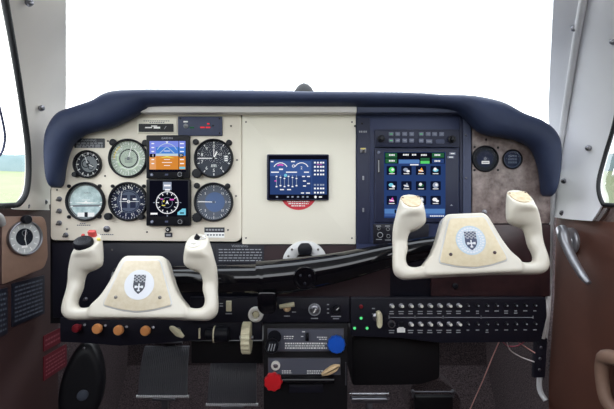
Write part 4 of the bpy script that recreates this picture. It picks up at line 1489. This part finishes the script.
# ---------------------------------------------------------------- lower centre switch panel
cs = thing('centre_switch_panel', 'black switch panel below the control arm at centre', 'panel', P(270, 322, -0.025))
F0 = PF(307, 204.5, -0.025)
MB().mat('black_plate').prism(F0, L([(190, 322.5), (190, 297.5), (349.5, 297.5), (349.5, 322.5)]), -5, 0, bev=.6).build('plate', cs)
F = PF(229, 306, -0.025)
b = MB().mat('ivory').box(F, -2.6, -5, 2.6, 5.4, 0, 2.5, r=.6, bev=.6); b.build('rocker_switch', cs, F.o)
F = PF(256, 314, -0.025)
b = MB().mat('white_part').annulus(F, [(7.6, 0), (7.6, 3), (6.4, 4.4), (4.4, 4.4), (3.8, 2.5), (3.8, 0)], n=32)
b.mat('ivory').lathe(F, [(3.6, 0), (3.6, 2), (2.0, 3.2)], n=6)
b.build('lighter_socket', cs, F.o)
F = PF(287, 304, -0.025)
b = MB().mat('ivory').tube([F.at(-7, -1.5, 6), F.at(0, 0, 6.5), F.at(7.5, 1.2, 7)], [.0042, .0044, .0046], n=14)
b.mat('wood_handle').lathe(F, [(4, 0), (3.2, 3), (2, 6)], cx=0, cy=-4, n=16)
b.build('brake_lever', cs, F.o)
F = PF(314.5, 309.5, -0.025)
b = MB().mat('grey_mark').annulus(F, [(6.2, 0), (6.2, 1.2), (5.0, 1.2), (5.0, 0)], n=32)
b.mat('steel').lathe(F, [(4.6, 0), (4.6, 2), (3, 2.4), (3, 6), (2.4, 6.5)], n=20)
b.mat('white_mark').bar(F, (-1, -2), (1, 2), 1.1, 6.6)
b.build('key_switch', cs, F.o)
F = PF(336, 309, -0.025)
b = MB().mat('black_bezel').lathe(F, [(4.2, 0), (4.2, 3.5), (3.4, 4.5)], n=20, lobes=8, amp=.05)
b.mat('white_mark').bar(F, (0, 0), (2.6, 2.2), .8, 4.6)
b.build('dimmer_knob', cs, F.o)
b = MB().mat('grey_mark')
for x0, x1, y in ((219.5, 223, 303.5), (219.5, 223, 306), (225.5, 232, 313.6), (284, 290, 316), (292, 296, 312), (311, 318, 318.4), (331, 341, 316.4), (333, 339, 318.6), (327, 329, 304.5), (327, 329, 309), (327, 329, 313)):
    b.quad(F0, *LP(x0, y + .55), *LP(x1, y - .55), .1)
b.build('engraving', cs)

# ---------------------------------------------------------------- right switch and breaker panel
bp = thing('breaker_panel', 'long black panel of switches and breakers below the right yoke', 'panel', P(450, 341, -0.02))
F0 = PF(307, 204.5, -0.02)
MB().mat('black_plate').prism(F0, roundpoly(L([(350.5, 336), (350.5, 297.5), (546, 297.5), (547, 316), (541, 342), (440, 343), (400, 338)]), 2), -5, 0, bev=.6).build('plate', bp)
for x, y, on in ((365.5, 318, 1), (358.5, 329.5, 1), (372.5, 329.5, 1) if False else (361, 317.5, 0), (378.2, 317.5, 0)):
    pass
for x, y in ((361, 318), (354.5, 328), (367, 328)):
    F = PF(x, y, -0.02)
    b = MB().mat('black_bezel').annulus(F, [(2.4, 0), (2.4, 1), (1.5, 1), (1.5, 0)], n=18)
    b.mat('lamp_green').lathe(F, [(1.45, 0), (1.45, .8), (.9, 1.4)], n=14)
    b.build('gear_lamp', bp, F.o)
F = PF(361, 306.5, -0.02)
MB().mat('dark_red').lathe(F, [(2.0, 0), (2.0, .8), (1.3, 1.4)], n=14).build('warning_lamp', bp, F.o)
F = PF(377, 317, -0.02)
b = MB().mat('steel').lathe(F, [(4.5, 0), (4.5, 1.5), (2.6, 2.5), (2.2, 6)], n=18)
b.mat('ivory').prism(F, roundpoly([(-2.5, 7), (1.5, 8.5), (3.6, 5), (4, -6), (1.5, -9), (-1.5, -7.5), (-1.2, 0)], 2), 6, 12, bev=1.8)
b.build('gear_handle', bp, F.o)
nut = None
cols = [391.5 + 9.55 * i for i in range(16)]
for row, y in enumerate((305.6, 324)):
    for i, x in enumerate(cols):
        y2 = y - 0.7 * (i / 15)
        F = PF(x, y2, -0.02)
        if i < 8 and not (row == 1 and i in (0, 1)):
            if nut is None:
                b = MB().mat('steel').lathe(F, [(2.3, 0), (2.3, 1.0), (1.6, 1.4)], n=12)
                b.mat('white_part').tube([F.at(0, 0, 1), F.at(0.4, .4, 6)], [.0014, .0029], n=10, smooth=False)
                nut = b.build('toggle_switch', bp, F.o)
            else:
                c = nut.copy(); COL.objects.link(c); c.parent = bp; c.location = F.o - WL[bp.name]
        elif i >= 8:
            if i == 8 and row == 0:
                b = MB().mat('black_bezel').lathe(F, [(2.0, 0), (2.0, .8), (1.2, 1.0), (1.2, 3.2), (.8, 3.5)], n=14)
                b.mat('grey_mark').poly(F, circ(.8, 10), 3.55)
                brk = b.build('circuit_breaker', bp, F.o)
            else:
                c = brk.copy(); COL.objects.link(c); c.parent = bp; c.location = F.o - WL[bp.name]
        elif i == 0:
            b = MB().mat('steel').annulus(F, [(3.8, 0), (3.8, 1.2), (2.6, 1.2), (2.6, 0)], n=24)
            b.mat('black_bezel').lathe(F, [(2.5, 0), (2.5, 3), (1.8, 3.6)], n=18)
            b.build('rotary_knob', bp, F.o)
        else:
            b = MB().mat('black_bezel').box(F, -2.4, -2.2, 2.4, 2.2, 0, 1.6, r=.5)
            b.mat('white_mark').box(F, -4, -8.5, 4, -4.2, 0, .3).box(F, -2.6, -4.2, 2.6, -3.2, 0, .3)
            b.build('guarded_switch', bp, F.o)
b = MB()
b.mat('grey_mark')
for row, y in enumerate((311.5, 330.5)):
    for i, x in enumerate(cols):
        if row == 1 and i == 1: continue
        for dy in (0, 2.2):
            l = random.uniform(1.8, 2.9) if i < 8 else random.uniform(1.2, 2.2)
            if i >= 8 and dy and random.random() < .6: continue
            b.quad(F0, *LP(x - l, y + dy + .5 - .7 * i / 15), *LP(x + l, y + dy - .5 - .7 * i / 15), .12)
for x0, x1 in ((389, 414), (416, 442), (444, 480), (482, 533)):
    b.quad(F0, *LP(x0, 317.7), *LP(x1, 317.1), .12)
for x in (389, 415, 443, 481, 533): b.quad(F0, *LP(x - .3, 318.6), *LP(x + .3, 315.6), .12)
for x0, x1, y in ((372, 375, 308.5), (372, 375, 314)): b.quad(F0, *LP(x0, y + .5), *LP(x1, y - .5), .12)
b.build('engraving', bp)
# end connector strip hanging at the right end
es = thing('terminal_strip', 'black terminal strip hanging by the door end of the breaker panel', 'connector', P(538, 352, 0.02))
F = PF(307, 204.5, 0.02)
MB().mat('black_plate').prism(F, L([(533, 377), (535, 338), (546.5, 338), (544, 377)]), -3, 2, bev=.5).build('body', es)
screws(es, [LP(x, y) for x, y in ((540, 347), (539, 358), (538.5, 369))], Fr(F.at(0, 0, 2), (1, 0, 0), (0, 0, 1), (0, -1, 0), F.k), 1.5, name='terminal', m='dull_steel')
# wires
def wire(label, pts, m, r):
    b = MB().mat(m).tube(pts, r, n=8, sub=8)
    tag(b.build('wire', None, pts[0]), label, 'wire', 'loose wires under the breaker panel')
wire('long pale pink wire hanging straight down under the breaker panel', [P(499, 342, 0.0), P(492, 358, 0.05), P(483, 380, 0.10), P(469, 412, 0.16), P(462, 430, 0.2)], 'wire_pink', .0012)
wire('white wire looping from breaker panel to terminal strip', [P(507, 342, 0.0), P(510, 350, 0.03), P(521, 357, 0.035), P(534.5, 362, 0.017)], 'wire_white', .0012)
wire('short pink wire above the white loop near terminal strip', [P(518, 342, 0.0), P(524, 346, 0.03), P(535, 353, 0.015)], 'wire_pink', .0011)
wire('dark red wire bunched under the right end of the breaker panel', [P(503, 342, 0.0), P(508, 346, 0.02), P(517, 346, 0.02), P(524, 342, 0.0)], 'wire_red', .0012)

# grey wire bundle along the right edge of the panel
b = MB().mat('hood_grey').tube([P(548.5, 296, 0.012), P(547, 308, 0.0), P(545.5, 322, 0.0), P(543, 338, 0.012)], [.005, .0075, .007, .004], n=12)
tag(b.build('cable_sleeve', None, P(546, 312, 0.0)), 'grey cable sleeve at right end of the breaker panel', 'cable')

# ---------------------------------------------------------------- centre pedestal
pd = thing('pedestal', 'black centre pedestal with grey placards between the pedals', 'pedestal', P(305, 409, -0.03))
F0 = PF(308, 204.5, -0.03)
MB().mat('black').prism(F0, L([(262.5, 440), (262.5, 323.5), (346.5, 323.5), (346.5, 440)]), -30, 0, bev=.8).build('body', pd)
def dashes(b, F, x0, x1, y, h=.5, w=.1, lo=1, hi=2.6):
    x = x0
    while x < x1:
        l = random.uniform(lo, hi); b.quad(F, *LP(x, y + h), *LP(min(x + l, x1), y - h), w); x += l + .7
b = MB().mat('dull_steel').box(F0, *LP(266.5, 351.2), *LP(343, 328.2), 0, .5, r=.5)
b.mat('placard_grey').box(F0, *LP(267.3, 350.4), *LP(342.2, 329), .5, .8, r=.5)
b.mat('white_mark')
dashes(b, F0, 283, 293, 336.2, .5, .9); dashes(b, F0, 283, 292, 338.2, .45, .9)
dashes(b, F0, 316, 326, 337, .5, .9); dashes(b, F0, 318, 326, 339, .45, .9)
dashes(b, F0, 284, 326, 343.2, .8, .9); dashes(b, F0, 284, 324, 345.6, .5, .9); dashes(b, F0, 284, 326, 347.8, .7, .9)
b.quad(F0, *LP(301, 332), *LP(304, 331), .9); b.quad(F0, *LP(300, 336.6), *LP(302.4, 335.8), .9)
b.build('upper_placard', pd)
b = MB().mat('dull_steel').box(F0, *LP(267, 374.8), *LP(339.5, 357.4), 0, .5, r=.5)
b.mat('placard_grey').box(F0, *LP(267.8, 374), *LP(338.7, 358.2), .5, .8, r=.5)
b.mat('white_mark'); dashes(b, F0, 281, 290, 370.6, .5, .9); dashes(b, F0, 281, 291, 372.6, .5, .9); dashes(b, F0, 306, 324, 370.6, .5, .9); dashes(b, F0, 306, 323, 372.8, .5, .9)
b.build('lower_placard', pd)
b = MB().mat('dull_steel').box(F0, *LP(344.2, 385), *LP(345.4, 362), 0, 1)
b.build('edge_strip', pd)
b = MB().mat('black_gloss').tube([P(282, 380, -0.045), P(334, 380, -0.045)], .006, n=12, smooth=False)
b.mat('black_plate').box(F0, *LP(288, 392), *LP(322, 384), 0, 2, r=1, bev=.5)
b.build('crossbar', pd)
Fp = PF(307, 336.5, -0.03)
b = MB().mat('black_bezel').box(Fp, -1.6, -3.6, 1.6, 4, .8, 4, r=.5, bev=.5)
b.build('toggle_switch', pd, Fp.o)
# levers
F = PF(272, 346, -0.03, 14)
b = MB().mat('black_bezel').lathe(F, [(4.5, .5), (4.5, 8), (6.8, 9.5)], cx=2.2, cy=7.5, n=20)
b.lathe(F, [(4, 3), (4, 9), (6.6, 10), (7.0, 12), (7.0, 17), (6.2, 19), (2, 19.3)], n=24, lobes=8, amp=.03)
b.mat('grey_mark')
for dx in (-2.6, 0, 2.6): b.bar(F, (dx - .9, -3.6), (dx + .9, 3.6), .9, 19.5)
b.build('throttle_knob', pd, F.o)
F = PF(336.5, 345, -0.03, 14)
b = MB().mat('blue_knob').lathe(F, [(3, .5), (3, 8), (8, 9), (9, 11), (9, 14.5), (8, 16.3), (3, 16.8)], n=48, lobes=12, amp=.04)
b.build('propeller_knob', pd, F.o)
F = PF(273, 382.5, -0.03, 14)
b = MB().mat('red_knob').lathe(F, [(3, .2), (3, 8), (8, 9), (9, 11), (9, 14.5), (8, 16.3), (3, 16.8)], n=48, lobes=9, amp=.06)
b.build('mixture_knob', pd, F.o)
F = PF(275.5, 366.5, -0.03, 4)
b = MB().mat('white_part').annulus(F, [(4.6, .5), (4.6, 3), (3.8, 4), (2.6, 4), (2.4, .5)], n=24)
b.mat('steel').lathe(F, [(2.3, .5), (2.3, 2.5), (1.2, 3)], cx=0, cy=0, n=14)
b.build('cowl_flap_knob', pd, F.o)
F = PF(331.5, 370.5, -0.03, 8)
fs = F.sub(0, 0, 0, math.radians(24))
b = MB().mat('wood_handle').prism(fs, roundpoly([(-11, -1.6), (-4, -3.8), (4, -3.4), (10.5, .6), (4, 3.6), (-4, 2.6), (-11, .4)], 2), 4, 9, bev=1.6)
b.mat('steel').lathe(F, [(2.6, .5), (2.6, 5)], n=14)
b.build('fuel_selector_handle', pd, F.o)

# black housing to the right of the pedestal under the breaker panel
b = MB().mat('black').prism(PF(307, 204.5, 0.06), roundpoly(L([(352, 386), (352, 335), (440, 338), (440, 379), (420, 385)]), 4), -60, 0, bev=1.5)
tag(b.build('heater_box', None, P(396, 386, 0.1)), 'dull black box tucked under the breaker panel beside pedestal', 'box')
b = MB().mat('black').prism(PF(307, 204.5, 0.03), L([(190, 365), (190, 342), (262, 342), (262, 365)]), -60, -4, bev=1)
tag(b.build('duct_box', None, P(226, 365, 0.1)), 'dull black duct box behind the trim wheel', 'box')


# ---------------------------------------------------------------- rudder pedals
def pedal(label, px, py0, py1, w_, group):
    Yp = 0.20
    s = (CD + Yp) / FP
    o = P(px, py1, Yp)
    root = thing('rudder_pedal', label, 'pedal', o, group)
    F = PF(px, py1, Yp)
    h = py1 - py0
    # ribbed pad: curved profile (top rolls away), corrugated across
    nx = 96; nz = 14
    V = []; Fc = []
    def prof(t):   # t 0 bottom .. 1 top
        a = t * 1.15
        return (h * math.sin(a) / math.sin(1.15), 16 * math.cos(a * 1.25) - 7)
    for j in range(nz + 1):
        t = j / nz
        v, w = prof(t)
        wd = w_ * (1 - .07 * t)
        for i in range(nx + 1):
            u = -wd + 2 * wd * i / nx
            rib = .42 if i % 4 in (0, 1) else -.25
            V.append(F.at(u, v, w + rib))
    n1 = len(V)
    for j in range(nz + 1):
        t = j / nz
        v, w = prof(t)
        wd = w_ * (1 - .07 * t)
        for i in range(nx + 1):
            u = -wd + 2 * wd * i / nx
            V.append(F.at(u, v, w - 2.5))
    W = nx + 1
    for j in range(nz):
        for i in range(nx):
            a = j * W + i
            Fc.append([a, a + 1, a + W + 1, a + W]); Fc.append([n1 + a, n1 + a + W, n1 + a + W + 1, n1 + a + 1])
    for i in range(nx):
        Fc.append([i, n1 + i, n1 + i + 1, i + 1]); a = nz * W + i; Fc.append([a, a + 1, n1 + a + 1, n1 + a])
    for j in range(nz):
        a = j * W; Fc.append([a, a + W, n1 + a + W, n1 + a]); a += nx; Fc.append([a, n1 + a, n1 + a + W, a + W])
    MB().mat('pedal_rubber').add(V, Fc).build('pad', root, smooth=25)
    # bright ribbed foot bar
    b = MB().mat('foot_bar')
    n = 60
    rings = []
    for i in range(n + 1):
        u = -w_ - 1.5 + (2 * w_ + 3) * i / n
        r_ = 1.35 if i % 2 else 1.7
        rings.append([F.at(u, -1.2 + r_ * math.cos(t), 8.6 + r_ * math.sin(t)) for t in [2 * PI * k / 10 for k in range(10)]])
    b.loft(rings).build('foot_bar', root, smooth=20)
    b = MB().mat('dull_steel').tube([F.at(-w_ * .62, h + 3.2, -7), F.at(w_ * .62, h + 3.2, -7)], .0042, n=12, smooth=False)
    b.build('top_rod', root)
    b = MB().mat('dull_steel').box(F, -w_ * .5, -7.5, w_ * .45, -5, 0, 5, r=.8, bev=.5).box(F, -3, -40, 3, -5, 0, 3, r=.5).box(F, -4, -7, 4, h * .45, 1.0, 4.2)
    b.box(F, -w_ * .3, h * .6, w_ * .3, h + 4, -11, -8.5, r=.5)
    b.build('pedal_arm', root)
    return root


pedal('black ribbed rudder pedal farthest left with chrome foot bar', 165.5, 348, 391.5, 24, 'rudder pedals')
pedal('black ribbed rudder pedal next to the pedestal, chrome bar lower', 233.5, 357, 399.5, 24, 'rudder pedals')


def folded(label, px, py, w_, m, black):
    F = PF(px, py, 0.20)
    root = thing('rudder_pedal', label, 'pedal', F.o, 'rudder pedals')
    b = MB().mat(m).box(F, -w_, -2.4, w_, 2.4, -2, 4, r=1.4, bev=.8) if not black else MB().mat(m).box(F, -w_, -26, w_, 2.4, -2, 4, r=1.8, bev=1)
    b.build('pad', root)
    b = MB().mat('dull_steel').box(F, -3.2, -40, 3.2, -1.6, -2.5, 2.5, r=.6, bev=.5)
    b.build('pedal_arm', root)
    b = MB().mat('dull_steel' if black else 'chrome').tube([F.at(-w_ - 2.5, 5.6, 0), F.at(w_ + 2.0, 5.6, 0)], .0022 if not black else .0018, n=10, smooth=False)
    for s in (-1, 1):
        b.lathe(F, [(1.9, -2), (1.9, 2), (1.2, 2.4)], cx=s * (w_ + 1), cy=5.6, n=12)
        b.box(F, s * (w_ + 1) - 1, 0 if not black else 0, s * (w_ + 1) + 1, 5.6, -1, 1)
    b.build('pivot_rod', root)


folded('steel rudder pedal bar folded flat right of the pedestal', 369, 399.5, 18, 'steel', False)
folded('plain black rudder pedal in front of carpet below breaker panel', 433, 397.5, 19, 'black', True)

# lump of carpet trim behind black pedal
b = MB().mat('carpet').prism(PF(307, 204.5, 0.30), roundpoly(L([(408, 412), (410, 384), (424, 376), (438, 376), (452, 386), (462, 398), (462, 412)]), 5), -30, 0, bev=4)
tag(b.build('carpet_hump', None, P(432, 412, 0.3)), 'carpet covered hump behind the plain black pedal', 'hump')

# ---------------------------------------------------------------- left footwell scoop
o = P(82, 385, 0.02)
vs = thing('foot_air_scoop', 'tall black oval air scoop beside the left pedals', 'vent', o)
F = Fr(o, (0.93, 0.30, 0), (0.05, 0.12, 1), None, (CD + .02) / FP)
b = MB().mat('scoop_black')
sec = []
for k, (sx, w_) in enumerate([(1.0, -18), (1.0, 0), (.96, 4), (.86, 6.5), (.72, 7)]):
    sec.append([F.at(20 * sx * math.cos(t) * (1 - .16 * math.sin(t)), (42 * sx) * math.sin(t), w_) for t in [2 * PI * i / 40 for i in range(40)]])
b.loft(sec).build('body', vs, smooth=50)
b = MB().mat('scoop_black')
b.poly(F, [(13 * math.cos(t) * (1 - .16 * math.sin(t)), 29 * math.sin(t)) for t in [2 * PI * i / 36 for i in range(36)]], 7.15)
b.build('pad', vs)
b = MB().mat('dial_charcoal').lathe(F, [(5.2, 7), (5.2, 8.4), (4.2, 9.2), (1, 9.6)], cx=2.5, cy=-8, n=24)
b.build('button', vs)
b = MB().mat('steel').lathe(F, [(1.2, 5), (1.2, 6.9), (.7, 7.3)], cx=-1, cy=37, n=10)
b.build('screw', vs)

# ---------------------------------------------------------------- left side wall details
n_ = Vector((0.90, -0.436, 0)).normalized(); u_ = Vector((0, 0, 1)).cross(n_).normalized()
oc = P(25, 238, -0.062)
Fc_ = Fr(oc, u_, (0, 0, 1), n_, .84 / FP)
pod = thing('clock_pod', 'tan angled trim pod holding a round clock on left wall', 'trim panel', oc)
b = MB().mat('tan_pod').prism(Fc_, roundpoly([(-22, 22), (21, 21), (24, 12), (25.5, -22), (21, -33), (-22, -44)], 4), -16, -1.2, bev=1.5)
b.build('housing', pod)


def face_wallclock(b, F, r):
    base(b, F, r, 'clock_white')
    b.mat('dial_black').poly(F, circ(r * .55, 26, 0, 1), .55)
    ticks(b, F, r * .70, r * .92, 12, 1.0)
    ticks(b, F, r * .84, r * .94, 60, .25)
    b.mat('dial_grey').ring(F, 2.2, 2.8, .62, cx=0, cy=5, n=16)
    hand(b, F, 1.45, r * .55, .9, .5, tail=2)
    hand(b, F, 1.75, -r * .5, .7, .4)
    b.mat('white_mark').quad(F, -3, -r * .62, 3, -r * .48, .66)


gauge('chronometer', 'chrome rimmed clock mounted on the tan left wall pod', 'gauge', 0, 0, 17.4, face_wallclock, F=Fr(Fc_.at(0, 0, -1.15), u_, (0, 0, 1), n_, .84 / FP), knobs=[(-1, 18.5, 4.4)], bezmat='steel', deep=4)


def wall_at(px, py):
    d = XW * FP / (307 - px)
    return d - CD, CZ + (204.5 - py) / FP * d


def wall_placard(label, corners, m, lines, title=None):
    (xa, ya), (xb, yb) = corners
    y0 = wall_at(xa, ya)[0]; y1 = wall_at(xb, yb)[0]
    dm = CD + (y0 + y1) / 2
    zc = CZ + (204.5 - (ya + yb) / 2) / FP * dm
    F = Fr((-XW, (y0 + y1) / 2, zc), (0, 1, 0), (0, 0, 1), (1, 0, 0), .001)
    w, h = abs(y1 - y0) * 500, abs(yb - ya) / FP * dm * 500
    b = MB().mat(m).box(F, -w, -h, w, h, .1, 1.5, r=2)
    b.mat('dial_slate' if m != 'placard_red' else 'red_text')
    step = 2 * h / (lines + 1.2)
    for i in range(lines):
        v = h - step * (i + 1.1)
        x = -w * .84
        while x < w * .8:
            l = random.uniform(3, 11) * w / 45 + 1; b.quad(F, x, v - step * .2, min(x + l, w * .85), v + step * .2, 1.6); x += l + 2.2
    tag(b.build('placard', None, F.o, smooth=0), label, 'placard', 'placards on the left wall')


wall_placard('black lettered placard on brown wall below the tan clock pod', ((11, 320), (44, 279)), 'placard_black', 9)
wall_placard('black lettered placard cut by the left photo edge', ((-14, 338), (7, 290)), 'placard_black', 8)
wall_placard('upper dark red placard low on the left wall', ((43, 346), (63, 331)), 'placard_red', 2)
wall_placard('lower dark red placard low on the left wall', ((43, 373), (66, 350)), 'placard_red', 5)

# =================================================================== WORLD, CAMERA
w = bpy.data.worlds.new('World'); SC.world = w
w.use_nodes = True
nt = w.node_tree
bg = nt.nodes['Background']
tc = nt.nodes.new('ShaderNodeTexCoord')
sx = nt.nodes.new('ShaderNodeSeparateXYZ')
nt.links.new(tc.outputs['Generated'], sx.inputs[0])
rp_ = nt.nodes.new('ShaderNodeValToRGB')
rp_.color_ramp.elements[0].position = 0.0
rp_.color_ramp.elements[0].color = (0.97, 0.98, 1.0, 1)
rp_.color_ramp.elements[1].position = 0.9
rp_.color_ramp.elements[1].color = (0.86, 0.93, 1.0, 1)
nt.links.new(sx.outputs['Z'], rp_.inputs[0])
nt.links.new(rp_.outputs[0], bg.inputs['Color'])
bg.inputs['Strength'].default_value = 4.2

cam = bpy.data.cameras.new('camera')
cam.sensor_width = 36.0
cam.lens = FP / 614 * 36.0
cam.clip_start = 0.02
cam.clip_end = 500
co = bpy.data.objects.new('camera', cam)
COL.objects.link(co)
co.location = (0, -CD, CZ)
co.rotation_euler = (PI / 2, 0, 0)
SC.camera = co
vs_ = SC.view_settings
vs_.view_transform = 'Standard'
vs_.look = 'None'
vs_.exposure = 0.0
vs_.gamma = 1.0
vs_.use_curve_mapping = False
